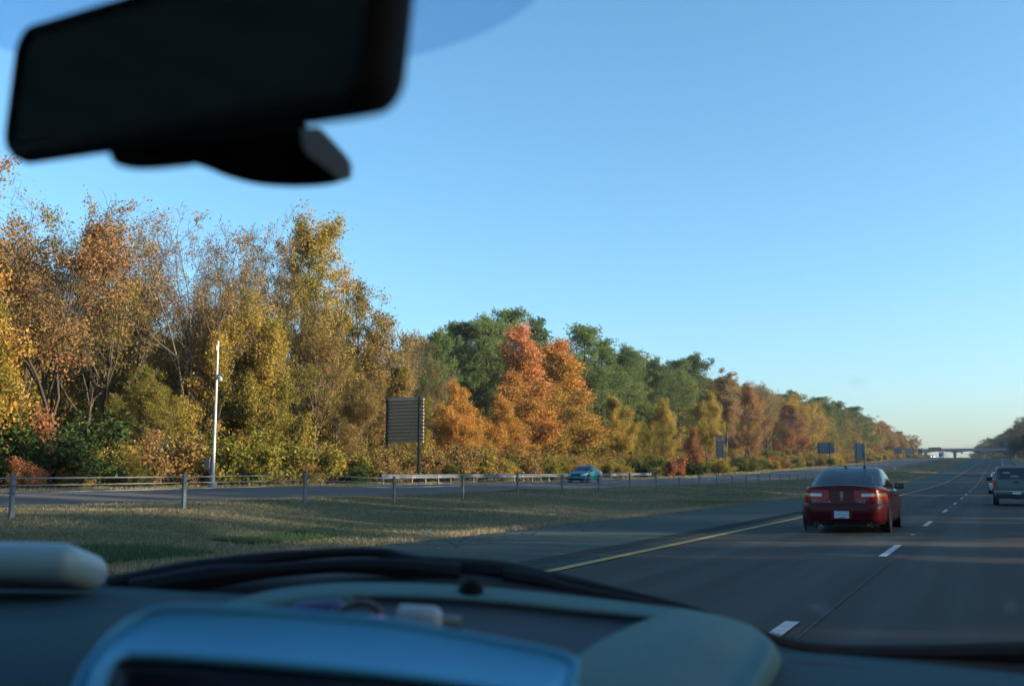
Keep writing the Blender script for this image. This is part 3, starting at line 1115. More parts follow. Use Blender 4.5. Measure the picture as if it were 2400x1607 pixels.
# understorey along the wood's edge
s = -2.0
while s < 720:
    s += _fr.uniform(.8, 1.5) * (1.0 if s < 140 else 2.2 if s < 350 else 3.6)
    L = 41.0 + 17.0 * _fr.random() ** 1.6
    b = P(L, s)
    plant(_fr.choice(['bush_a', 'bush_b', 'bush_c']), _fr.choice(['olive', 'olive', 'yellowgreen', 'brown', 'brown', 'green', 'olive', 'gold', 'rust', 'yellowgreen']), b, _fr.uniform(1.5, 3.6) + max(0, L - 44) * .22,
          'low olive and green undergrowth shrub along the edge of the wood', 'undergrowth shrubs along the wood edge', _fr.uniform(.9, 1.4))

# trees far ahead by the overpass and on the right-hand side
for k, (xd, yt, dep) in enumerate([(2236, 1024, 1000), (2247, 1015, 980), (2259, 1001, 950), (2270, 998, 930), (2282, 992, 900), (2296, 983, 860), (2310, 980, 830), (2322, 975, 800), (2335, 964, 780), (2350, 955, 760), (2366, 950, 730),
                                    (2321, 985, 655), (2333, 968, 650), (2346, 955, 640), (2327, 1005, 640), (2288, 1005, 880), (2303, 1000, 850), (2316, 1000, 820), (2330, 990, 790), (2345, 990, 770)]):
    p = at(xd, 1050, dep)
    zb = smooth_g(p.y) + 1.0
    zt = at(xd, yt, dep).z
    plant(['oval_a', 'oval_b', 'oval_c', 'tall_a'][k % 4], ['green', 'brown', 'green', 'olive'][k % 4], (p.x, p.y, zb), max(5, zt - zb), 'hazy dark tree in the clump right of the overpass', 'hazy trees right of the overpass', 1.25)
for k, (xd, yt, dep) in enumerate([(2254, 1040, 900), (2262, 1038, 880), (2271, 1036, 860), (2280, 1034, 850), (2290, 1033, 830), (2302, 1032, 815), (2314, 1032, 800), (2326, 1030, 790), (2338, 1030, 780)]):
    p = at(xd, 1050, dep)
    zb = smooth_g(p.y) + .4
    plant(['bush_a', 'bush_b', 'bush_c'][k % 3], 'brown', (p.x, p.y, zb), max(4, at(xd, yt, dep).z - zb), 'dark brush under the right end of the overpass', 'brush under the overpass', 1.6)
# the row on our own verge, beyond the right edge of the frame: it throws the long shadows over the road
RIGHT = [('oval_a', 'brown'), ('oval_b', 'olive'), ('tall_a', 'brown'), ('oval_c', 'rust'), ('tall_b', 'olive'), ('pine_b', 'pine'), ('pine_c', 'pine')]
TANS = math.tan(math.pi / 2 - SUN_AZ)
SLITS = [9.5, 19.0, 22.0, 33.5, 40, 52, 68, 88, 112, 140, 175, 215, 260, 320, 390, 460]
for row, (L0, ds) in enumerate(((-24, 4.2), (-30, 4.6), (-37, 5.2))):
    s = -50.0
    while s < 640:
        s += ds * _fr.uniform(.7, 1.3) * (1.0 if s < 150 else 1.6)
        L = L0 + _fr.uniform(-1.5, 1.5)
        k, l = _fr.choice(RIGHT)
        d_ = min(abs(s - (q - L * TANS)) for q in SLITS) * .97
        if d_ < (2.0 if abs(s - (19.0 - L * TANS)) < 3 else 1.3):
            continue
        plant(k, l, P(L, s), _fr.uniform(12.5, 17.5), 'tree in the wood along the right-hand verge, out of the picture to the right', 'wood along the right-hand verge', .9 if s < 150 else 1.05)
# deeper wood behind the clump by the overpass
for k in range(26):
    s = 690 + _fr.uniform(0, 260)
    L = -_fr.uniform(22, 75)
    plant(_fr.choice(['oval_a', 'oval_b', 'pine_b', 'tall_a']), _fr.choice(['green', 'olive', 'pinedark']), P(L, s), _fr.uniform(17, 25), 'dark tree in the wood right of the overpass', 'dark wood right of the overpass', 1.2)

# ------------------------------------------------------------------ roadside hardware
M_GALV = mat('galvanised_steel', (.13, .145, .155), (.09, .10, .11), 3, rough=.55, metal=.4, bump=.1)
M_POST = mat('barrier_post_steel', (.12, .15, .175), (.09, .11, .13), 4, rough=.6, metal=.3)
M_CABLE = mat('steel_cable', (.22, .24, .25), (.16, .175, .185), 9, rough=.55, metal=.4)
M_DARKSTEEL = mat('weathered_sign_steel', (.050, .056, .062), (.030, .034, .038), 6, rough=.7, metal=.3)
M_SIGNBACK = mat('aluminium_sign_back', (.30, .31, .31), (.22, .23, .235), 5, rough=.55, metal=.6)
M_PANEL = mat('sign_back_panel_brown', (.42, .32, .22), (.32, .25, .18), 5, rough=.8, metal=.0)
M_BLUEBACK = mat('blue_grey_sign_back', (.15, .18, .21), (.11, .135, .16), 5, rough=.6)
M_POLE = mat('painted_pole', (.42, .42, .41), (.35, .35, .345), 3, rough=.45, metal=.2)
M_GREYBOX = mat('grey_cabinet', (.32, .32, .31), (.25, .25, .24), 5, rough=.6, metal=.3)
M_CONC = mat('concrete', (.36, .34, .31), (.26, .25, .23), 3, rough=.9, bump=.3)
M_WOODPOST = mat('treated_timber', (.22, .17, .12), (.13, .10, .07), 8, rough=.9)

# cable barrier in the median
bar = thing('cable_barrier', 'steel cable barrier with slim posts running along the grass median', 'barrier', P(17.2, 15))
_pm = MB()
# C-section post, 0.84 m high
_pm.add([(-.045, -.03, 0), (.045, -.03, 0), (.045, .03, 0), (.035, .03, 0), (.035, -.02, 0), (-.035, -.02, 0), (-.035, .03, 0), (-.045, .03, 0)] +
        [(-.045, -.03, .86), (.045, -.03, .86), (.045, .03, .86), (.035, .03, .86), (.035, -.02, .86), (-.035, -.02, .86), (-.035, .03, .86), (-.045, .03, .86)],
        [(i, (i + 1) % 8, (i + 1) % 8 + 8, i + 8) for i in range(8)] + [(8, 9, 12, 13), (9, 10, 11, 12), (8, 13, 14, 15)])
for hz in (.50, .64, .78):
    _pm.box(-.012, .012, -.05, -.03, hz - .012, hz + .012)
_pme = _pm.mesh('barrier_post')
_pme.materials.append(M_POST)
_pa, _pb = s_at(31, 17.2), s_at(1285, 17.2)
POSTS = [_pa + (_pb - _pa) / 6 * k for k in range(-2, 70)]
for s in POSTS:
    o = link('post', _pme, None, bar)
    o.location = P(17.2, s, -.02) - bar.location
    o.rotation_euler = (0, R(_rt.uniform(-1.0, 1.0)), R(90 + _rt.uniform(-5, 5)))
for hz in (.50, .64, .78):
    c = MB().tube([P(17.25, s, hz - .02) - bar.location for s in POSTS], .0125, 5)
    c.build('cable', M_CABLE, bar, smooth=True)

# W-beam guardrail beyond the opposite shoulder
GL = 37.0
g0, g1 = s_at(872, GL), s_at(1488, GL)
gr = thing('guardrail', 'galvanised W-beam guardrail beyond the opposite carriageway', 'guardrail', P(GL, g0))
_wprof = [(.0, .155), (-.02, .150), (-.075, .105), (-.082, .085), (-.03, .02), (-.02, 0), (-.03, -.02), (-.082, -.085), (-.075, -.105), (-.02, -.150), (0, -.155)]
npan = 16
for k in range(npan):
    a, b_ = g0 + (g1 - g0) * k / npan, g0 + (g1 - g0) * (k + 1) / npan + .25
    rows = []
    for s in np.linspace(a, b_, 5):
        c = P(GL, s, .60)
        rows += [(c.x - x * 1.0 - .04 + (.003 if k % 2 else 0), c.y, c.z + z) for x, z in _wprof]
    rows = [tuple(Vector(q) - gr.location) for q in rows]
    me = np_mesh('rail', np.array(rows), np.array(grid_faces(5, len(_wprof))), smooth=True)
    o = link('rail', me, M_GALV, gr)
    sm = o.modifiers.new('thickness', 'SOLIDIFY')
    sm.thickness = .004
_gp = MB().box(-.05, .05, -.07, .07, -.1, .76).box(.05, .12, -.05, .05, .46, .74).mesh('guardrail_post', bevel=.006)
_gp.materials.append(M_WOODPOST)
ss = g0 + .5
while ss < g1:
    o = link('post', _gp, None, gr)
    o.location = P(GL + .18, ss) - gr.location
    ss += 1.905
# flared end terminals
for (sa, nm, dirn) in ((g0, 'end_terminal', -1), (g1, 'end_terminal', 1)):
    c = P(GL, sa, .60) - gr.location
    MB().box(-.14, .10, -.02, .02, -.24, .24).box(-.10, .06, -.6 if dirn > 0 else 0, 0 if dirn > 0 else .6, -.17, .17).build(nm, M_GALV, gr, bevel=.012, loc=c + Vector((.02, .1 * dirn, 0)))


# signs seen from behind
def sign(label, x0, x1, y0, y1, L, panels=1, name='road_sign', mback=None, posts=(.18, .82), extra=None, ribs=True, yaw=0.0):
    mback = mback or M_SIGNBACK
    xm = (x0 + x1) / 2
    s = s_at(xm, L)
    base = P(L, s)
    zt, zb = z_at(xm, y0, L) - base.z, z_at(xm, y1, L) - base.z
    d = ray(xm, 1090)
    t = (-L + bend(s)) / d.x          # depth
    va = math.atan2(-d.x, d.y)        # view direction, left of road
    w = (x1 - x0) * K / FPX * t / math.cos(YAW - va + va) * 1.0
    w = (x1 - x0) * K / FPX * t / max(.35, math.cos(YAW))
    r = thing(name, label, 'sign', base, R(yaw))
    n = panels
    h = (zt - zb) / n
    for k in range(n):
        z0 = zb + k * h
        m = MB()
        if n > 6:
            # folded back of an extruded panel: a face tilted to the sky, one tilted to the ground
            pr_ = [(0, .004), (-.13, .012), (-.135, .030), (-.012, h * .62), (-.010, h - .02), (0, h - .004)]
            vs = [(x, y, z0 + z) for x in (-w / 2, w / 2) for y, z in pr_]
            q = len(pr_)
            m.add(vs, [(i, i + 1, q + i + 1, q + i) for i in range(q - 1)] + [tuple(range(q)), tuple(reversed(range(q, 2 * q))), (q - 1, 0, q, 2 * q - 1)])
        else:
            m.box(-w / 2, w / 2, -.006, .0, z0 + .004, z0 + h - .004)
        if ribs and n <= 6:
            m.box(-w / 2, w / 2, -.052, -.006, z0 + .004, z0 + .02)
            m.box(-w / 2, w / 2, -.052, -.006, z0 + h - .02, z0 + h - .004)
        m.build('panel', mback, r)
    for f in posts:
        x = -w / 2 + w * f
        pw = .075 if w > 2 else .035
        m = MB()
        m.box(x - pw, x + pw, -.075, -.060, -.2, zt + .02).box(x - pw * .25, x + pw * .25, -.20 if w > 2 else -.11, -.075, -.2, zt + .02)
        if w > 2:
            m.box(x - pw, x + pw, -.215, -.20, -.2, zt + .02)
        m.build('post', M_DARKSTEEL, r)
    if extra:
        e0, e1, ey0, ey1 = extra
        za, zc = z_at(xm, ey0, L) - base.z, z_at(xm, ey1, L) - base.z
        f0, f1 = (e0 - x0) / (x1 - x0), (e1 - x0) / (x1 - x0)
        MB().box(-w / 2 + w * f0, -w / 2 + w * f1, -.008, 0, zc, za).build('tab_panel', mback, r)
    return r


sign('large slatted sign back on two steel posts behind the guardrail', 879, 970, 908, 1012, 39.0, panels=13, mback=M_PANEL, posts=(.05, .90))
sign('narrow grey sign back with small top tab on two posts', 1640, 1657, 1007, 1046, 38.5, panels=1, posts=(.22, .78), extra=(1640, 1654, 994, 1006), ribs=False)
sign('square blue-grey sign back on two posts beyond the narrow sign', 1874, 1908, 1012, 1037, 38.5, panels=2, posts=(.1, .72), ribs=False, mback=M_BLUEBACK)
sign('tall pale sign back on two posts in the median above the red sedan', 1958, 1979, 1014, 1050, 20.2, panels=3, posts=(.2, .78))
sign('small dark sign back far along the opposite verge', 2049, 2065, 1024, 1038, 38.5, posts=(.5,), ribs=False, mback=M_BLUEBACK)
sign('pale far sign back near the overpass', 2075, 2092, 1025, 1040, 38.0, posts=(.12, .88), ribs=False)
sign('far green-grey sign back at the left end of the overpass', 2103, 2112, 1028, 1038, 37.5, posts=(.3, .7), ribs=False, mback=M_BLUEBACK)

# white camera pole
s = s_at(487, 37.6)
pl = thing('camera_pole', 'tall white steel pole with a camera arm and grey cabinet by the opposite shoulder', 'pole', P(37.6, s))
hp = z_at(494, 779, 37.6) - pl.location.z
MB().lathe([(-.1, .102), (.0, .102), (hp * .5, .080), (hp, .060)], 16, 'z').build('shaft', M_POLE, pl, smooth=True)
MB().lathe([(0, .24), (.30, .21), (.34, .12)], 16, 'z').build('base_collar', M_CONC, pl, smooth=True)
hc = z_at(500, 862, 37.6) - pl.location.z
ca = MB()
ca.lathe([(hc - .16, .10), (hc + .14, .10)], 12, 'z', close=False)
ca.tube([(.05, 0, hc + .10), (.35, .02, hc + .12), (.42, .02, hc + .05)], .05, 8)
ca.build('bracket', M_GREYBOX, pl, smooth=True)
ca = MB()
ca.lathe([(0, .12), (.20, .12), (.34, .10), (.38, .02)], 14, 'x', centre=(.28, .02, 0))
cc = ca.build('camera_housing', M_POLE, pl, smooth=True, loc=(.02, 0, hc + .06), rot=(0, R(24), R(-30)))
MB().box(-.48, -.13, -.16, .16, .95, 1.62).build('cabinet', M_GREYBOX, pl, bevel=.015)
MB().box(-.24, -.16, -.04, .04, .42, .95).build('conduit', M_GREYBOX, pl, bevel=.01)
MB().box(-.03, .03, -.14, -.05, hp - .5, hp - .22).build('antenna_box', M_GREYBOX, pl, bevel=.008)

# litter on the grass
for (xd, yd, L, lab) in ((1258, 1193, 12.0, 'crumpled white paper scrap on the median grass'), (975, 1233, 10.6, 'thin white strip of litter at the pavement edge')):
    s = s_at(xd, L)
    m = MB()
    rl = random.Random(int(xd))
    vs = [(rl.uniform(-.16, .16), rl.uniform(-.10, .10), rl.uniform(.01, .09)) for _ in range(9)]
    m.add(vs, [(0, 1, 2), (2, 3, 4), (4, 5, 0), (1, 3, 5), (5, 6, 7), (7, 8, 2), (6, 8, 0)])
    tag(m.build('paper_litter', M_WHITE, loc=P(L, s, .02)), lab, 'litter')

# ------------------------------------------------------------------ overpass
M_BR = mat('overpass_concrete', (.30, .285, .265), (.23, .22, .205), .4, rough=.9)
M_BSIGN = mat('overpass_sign_back', (.17, .14, .12), (.13, .11, .10), .8, rough=.7)
BD = 715.0
_bp = at(2171.8 / K, 1090, BD)
BY = _bp.y
zdeck_b = at(2200 / K * 1.0, 1058.5 / K, BD).z      # underside at midspan
zdeck_t = at(2200 / K, 1054.3 / K, BD).z
br = thing('overpass_bridge', 'concrete overpass with arched girders crossing the highway far ahead', 'bridge', (0, BY, 0))


def bx(xs):
    """picture column (source px) -> world x in the plane of the bridge"""
    d = ray(xs / K, 1090)
    return d.x * BY / d.y


piers = [2172, 2241, 2312, 2385]
xa, xb = bx(2060), bx(2470)
MB().box(xa, xb, -4.5, 4.5, zdeck_t - 1.0, zdeck_t).build('deck', M_BR, br)
for yy in (-4.5, 4.3):
    MB().box(xa, xb, yy, yy + .2, zdeck_t + .003, zdeck_t + .85).build('parapet', M_BR, br)
rail = MB()
rail.tube([(xa, -4.3, zdeck_t + 1.5), (xb, -4.3, zdeck_t + 1.5)], .06, 6)
for x in np.arange(xa, xb, 3.0):
    rail.box(x - .05, x + .05, -4.36, -4.26, zdeck_t + .8, zdeck_t + 1.5)
rail.build('hand_rail', M_GALV, br)
ends = [2102] + piers + [2458]
for a, b_ in zip(ends[:-1], ends[1:]):
    x0, x1 = bx(a), bx(b_)
    for yy in (-3.9, -1.3, 1.3, 3.9):
        m = MB()
        n = 14
        vs = []
        for i in range(n + 1):
            u = i / n
            x = x0 + (x1 - x0) * u
            zl = zdeck_b - 1.15 * (2 * abs(u - .5)) ** 2.6 + .25
            vs += [(x, yy - .22, zdeck_t - 1.003), (x, yy + .22, zdeck_t - 1.003), (x, yy + .22, zl), (x, yy - .22, zl)]
        m.add(vs, [(i * 4 + k, i * 4 + (k + 1) % 4, i * 4 + 4 + (k + 1) % 4, i * 4 + 4 + k) for i in range(n) for k in range(4)])
        m.build('girder', M_BR, br)
for xs in piers:
    x = bx(xs)
    p = MB().box(x - 1.0, x + 1.0, -4.6, 4.6, zdeck_b - 2.1, zdeck_b - .91).build('pier_cap', M_BR, br, bevel=.05)
    for yy in (-3.6, 0, 3.6):
        MB().lathe([(zdeck_b - 12, .85), (zdeck_b - 2.05, .85)], 12, 'z', centre=(x, yy, 0)).build('pier_column', M_BR, br, smooth=True)
x0, x1 = bx(2181), bx(2210)
sb = thing('overpass_sign', 'long dark sign back fixed on the left part of the overpass', 'sign', (0, BY - 4.9, 0))
MB().box(x0, x1, -.06, .06, at(2190, 1034 - 11.2, BD).z, at(2190, 1034 - 3.9, BD).z).build('panel', M_BSIGN, sb)
for x in np.linspace(x0 + .5, x1 - .5, 5):
    MB().box(x - .08, x + .08, .06, .35, zdeck_t - .3, at(2190, 1034 - 4.4, BD).z).build('bracket', M_DARKSTEEL, sb)
x0, x1 = bx(2255), bx(2260.5)
sb = thing('overpass_sign', 'small grey sign hanging on the overpass between two piers', 'sign', (0, BY - 4.9, 0))
MB().box(x0, x1, -.06, .06, at(2205, 1063 / K, BD).z, at(2205, 1053 / K, BD).z).build('panel', M_SIGNBACK, sb)
MB().box((x0 + x1) / 2 - .1, (x0 + x1) / 2 + .1, .06, .35, zdeck_t - .8, zdeck_t + .3).build('bracket', M_DARKSTEEL, sb)
# slim lamp and utility poles near the overpass
for xs, yt, dep, lab in ((2166, 1051, 690, 'thin pole just left of the first overpass pier'), (2178, 1046, 720, 'thin pole right of the first overpass pier'), (2218, 1052, 705, 'thin pole in the middle of the overpass'),
                         (2361, 1043, 560, 'slim pale utility pole in front of the right-hand trees')):
    p = at(xs / K, 1047, dep)
    zb = smooth_g(p.y) - .3
    zt = at(xs / K, yt / K, dep).z
    up = thing('utility_pole', lab, 'pole', (p.x, p.y, zb))
    MB().lathe([(0, .16), (zt - zb, .11)], 8, 'z').build('shaft', M_GALV, up, smooth=True)
    MB().box(-.7, .7, -.06, .06, zt - zb - .9, zt - zb - .75).build('crossarm', M_DARKSTEEL, up)

# ------------------------------------------------------------------ vehicles
M_TYRE = mat('tyre_rubber', (.018, .018, .019), (.026, .026, .026), 20, rough=.85)
M_RIM = mat('alloy_rim', (.50, .51, .52), (.42, .43, .44), 6, rough=.3, metal=.9)
M_BLACK = mat('black_plastic', (.014, .014, .016), (.022, .022, .024), 12, rough=.55)
M_CHROME = mat('chrome_trim', (.72, .74, .76), (.64, .66, .68), 4, rough=.12, metal=1.0)
M_REDLENS = mat('red_lamp_lens', (.42, .008, .008), (.30, .005, .006), 30, rough=.2, coat=.1, spec=.25)
M_WHITELENS = mat('clear_lamp_lens', (.62, .60, .58), (.48, .47, .46), 40, rough=.15, coat=.6)
M_AMBERLENS = mat('amber_lamp_lens', (.50, .34, .18), (.40, .26, .14), 40, rough=.15, coat=.6)
M_PLATE = mat('licence_plate', (.62, .66, .70), (.55, .60, .66), 9, rough=.45)
M_PLATEBLUE = mat('licence_plate_blue', (.05, .09, .26), (.04, .07, .20), 9, rough=.5)
M_SEAT = mat('dark_upholstery', (.035, .036, .038), (.022, .022, .024), 8, rough=.9)
M_CARGLASS = glass_mat('tinted_car_glass', (.52, .58, .58), .16)
M_DARKGLASS = glass_mat('dark_car_glass', (.09, .10, .11), .22)
M_SHIRT = mat('pale_shirt', (.40, .42, .45), (.34, .36, .40), 9, rough=.9)


def paint(name, c, metal=.25, rough=.32):
    return mat(name, c, tuple(v * .9 for v in c), 30, rough=rough, metal=metal, coat=.10, spec=.18)


class Hull:
    """stack of rounded plan outlines; table rows (u, half width, rear y, front y); z(u, y)"""

    def __init__(s, table, zfun, n):
        s.T = np.array(table, float)
        s.z, s.n = zfun, n

    def dims(s, u):
        return (np.interp(u, s.T[:, 0], s.T[:, 1]), np.interp(u, s.T[:, 0], s.T[:, 2]), np.interp(u, s.T[:, 0], s.T[:, 3]))

    def pt(s, phi, u, k=1.0):
        w, yr, yf = s.dims(u)
        c, d = math.cos(phi), math.sin(phi)
        x = w * math.copysign(abs(c) ** (2 / s.n), c)
        y = (yr + yf) / 2 + (yf - yr) / 2 * math.copysign(abs(d) ** (2 / s.n), d)
        return np.array([x * k, y, s.z(u, y)])

    def phis(s, n):
        # even spacing along the outline
        t = np.linspace(0, 2 * math.pi, 2000)
        w, yr, yf = s.dims(.5 * (s.T[0, 0] + s.T[-1, 0]))
        x = w * np.sign(np.cos(t)) * np.abs(np.cos(t)) ** (2 / s.n)
        y = (yf - yr) / 2 * np.sign(np.sin(t)) * np.abs(np.sin(t)) ** (2 / s.n)
        d = np.concatenate([[0], np.cumsum(np.hypot(np.diff(x), np.diff(y)))])
        return np.interp(np.linspace(0, d[-1], n + 1)[:-1], d, t)

    def rear_phi(s, xf):
        return -math.pi / 2 + math.copysign(1, xf) * (math.pi / 2 - math.acos(min(1, abs(xf) ** (s.n / 2))))

    def front_phi(s, xf):
        return -s.rear_phi(xf)

    def side_phi(s, yf, sgn):
        a = math.asin(min(1, abs(yf) ** (s.n / 2))) * math.copysign(1, yf)
        return a if sgn > 0 else math.pi - a

    def patch(s, phis, us, off=.006):
        """grid following the hull, pushed outward"""
        nr, nc = len(us), len(phis)
        G = np.array([[s.pt(p, u) for p in phis] for u in us])
        N = np.zeros_like(G)
        for i, u in enumerate(us):
            for j, p in enumerate(phis):
                a = s.pt(p + .004, u) - s.pt(p - .004, u)
                b = s.pt(p, min(u + .006, s.T[-1, 0])) - s.pt(p, max(u - .006, s.T[0, 0]))
                n = np.cross(a, b)
                N[i, j] = n / (np.linalg.norm(n) + 1e-9)
        G = G + N * off
        return G.reshape(-1, 3), grid_faces(nr, nc)


def hull_mesh(h, us, phis, skip=None, cap_top=None, cap_bottom=True):
    V, F = [], []
    nc = len(phis)
    for u in us:
        for p in phis:
            V.append(h.pt(p, u))
    for i in range(len(us) - 1):
        for j in range(nc):
            j2 = (j + 1) % nc
            if skip and skip(.5 * (us[i] + us[i + 1]), V[i * nc + j], V[i * nc + j2], V[(i + 1) * nc + j]):
                continue
            F.append((i * nc + j, i * nc + j2, (i + 1) * nc + j2, (i + 1) * nc + j))
    if cap_top:
        crown, zt, steps = cap_top
        last = (len(us) - 1) * nc
        for k in range(1, steps + 1):
            f = 1 - k / steps
            b0 = len(V)
            for j in range(nc):
                x, y, z = V[last + j % nc] if False else h.pt(phis[j], us[-1])
                w = h.dims(us[-1])
                yc = .5 * (w[1] + w[2])
                if zt is None:
                    x2, y2 = x * f, y
                    V.append(np.array([x2, y2, h.z(us[-1], y2) + crown * (1 - f * f)]))
                else:
                    x2, y2 = x * f, yc + (y - yc) * (f if f > 0 else 0)
                    V.append(np.array([x2, y2, h.z(us[-1], y) + crown * (1 - f ** 2)]))
            prev = last if k == 1 else b0 - nc
            for j in range(nc):
                j2 = (j + 1) % nc
                F.append((prev + j, prev + j2, b0 + j2, b0 + j))
    if cap_bottom:
        F.append(tuple(reversed(range(nc))))
    return V, F


def finish(name, V, F, m, parent, merge=.0008, sharp=40):
    me = np_mesh(name, V, [tuple(f) for f in F])
    bm = bmesh.new()
    bm.from_mesh(me)
    bmesh.ops.remove_doubles(bm, verts=bm.verts, dist=merge)
    bmesh.ops.recalc_face_normals(bm, faces=bm.faces)
    bm.to_mesh(me)
    bm.free()
    me.polygons.foreach_set('use_smooth', np.ones(len(me.polygons), bool))
    me.set_sharp_from_angle(angle=R(sharp))
    return link(name, me, m, parent)


def wheel(parent, x, y, r, w, sgn, name='wheel'):
    o = bpy.data.objects.new(name, None)
    COL.objects.link(o)
    o.parent = parent
    o.location = (x, y, r)
    pr = [(-w / 2, r * .62), (-w / 2, r * .90), (-w / 2 + .02, r * .985), (-w / 4, r), (w / 4, r), (w / 2 - .02, r * .985), (w / 2, r * .90), (w / 2, r * .62)]
    MB().lathe(pr, 28, 'x', close=True).build('tyre', M_TYRE, o, smooth=True)
    m = MB()
    f = sgn * w / 2
    m.lathe([(f * .2, r * .60), (f * .96, r * .625), (f * .96, r * .585), (f * .3, r * .55)], 28, 'x', close=True)
    for k in range(7):
        a = 2 * math.pi * k / 7
        c, s_ = math.cos(a), math.sin(a)
        px, pz = -s_ * .028, c * .028
        vs = []
        for (rr, d) in ((r * .08, .80), (r * .60, .92)):
            for sg in (-1, 1):
                for dd in (0, -.25):
                    vs.append((f * (d + dd), c * rr + px * sg * (1.5 if rr < .1 else 1), s_ * rr + pz * sg * (1.5 if rr < .1 else 1)))
        m.add(vs, [(0, 2, 6, 4), (0, 4, 5, 1), (2, 3, 7, 6), (1, 5, 7, 3)])
    m.lathe([(f * .55, r * .14), (f * .9, r * .12), (f * .93, r * .02)], 12, 'x')
    m.build('rim', M_RIM, o, smooth=True)
    MB().lathe([(f * .1, r * .58), (f * .25, r * .58)], 20, 'x').build('brake_disc', M_BLACK, o, smooth=True)
    return o


def text(parent, body, size, loc, rot, m, name='lettering', extrude=.002, align='CENTER', xs=1.0):
    c = bpy.data.curves.new(name, 'FONT')
    c.body = body
    c.size = size
    c.extrude = extrude
    c.align_x = align
    c.align_y = 'CENTER'
    c.resolution_u = 2
    c.materials.append(m)
    tmp = bpy.data.objects.new(name, c)
    COL.objects.link(tmp)
    bpy.context.view_layer.update()
    me = bpy.data.meshes.new_from_object(tmp.evaluated_get(bpy.context.evaluated_depsgraph_get()))
    bpy.data.objects.remove(tmp)
    if not len(me.materials):
        me.materials.append(m)
    o = bpy.data.objects.new(name, me)
    COL.objects.link(o)
    o.parent = parent
    o.location = loc
    o.rotation_euler = rot
    o.scale = (xs, 1, 1)
    return o


SEDAN_BODY = [(0, .85, -2.24, 2.26), (.10, .89, -2.36, 2.37), (.32, .905, -2.42, 2.42), (.47, .918, -2.415, 2.42), (.50, .918, -2.40, 2.41), (.56, .912, -2.345, 2.39),
              (.80, .885, -2.33, 2.31), (.93, .868, -2.32, 2.27), (.98, .845, -2.30, 2.23), (1.0, .82, -2.26, 2.19)]
SEDAN_CAB = [(.93, .835, -1.98, 1.38), (1.05, .805, -1.72, 1.12), (1.20, .748, -1.36, .80), (1.33, .688, -1.00, .47), (1.395, .64, -.77, .22), (1.425, .585, -.62, .08), (1.437, .53, -.52, .0)]
SEDAN_ZS = ([-2.42, -2.2, -1.7, -1.0, 1.2, 1.6, 2.1, 2.42], [.985, 1.005, 1.0, .95, .93, .87, .76, .66])


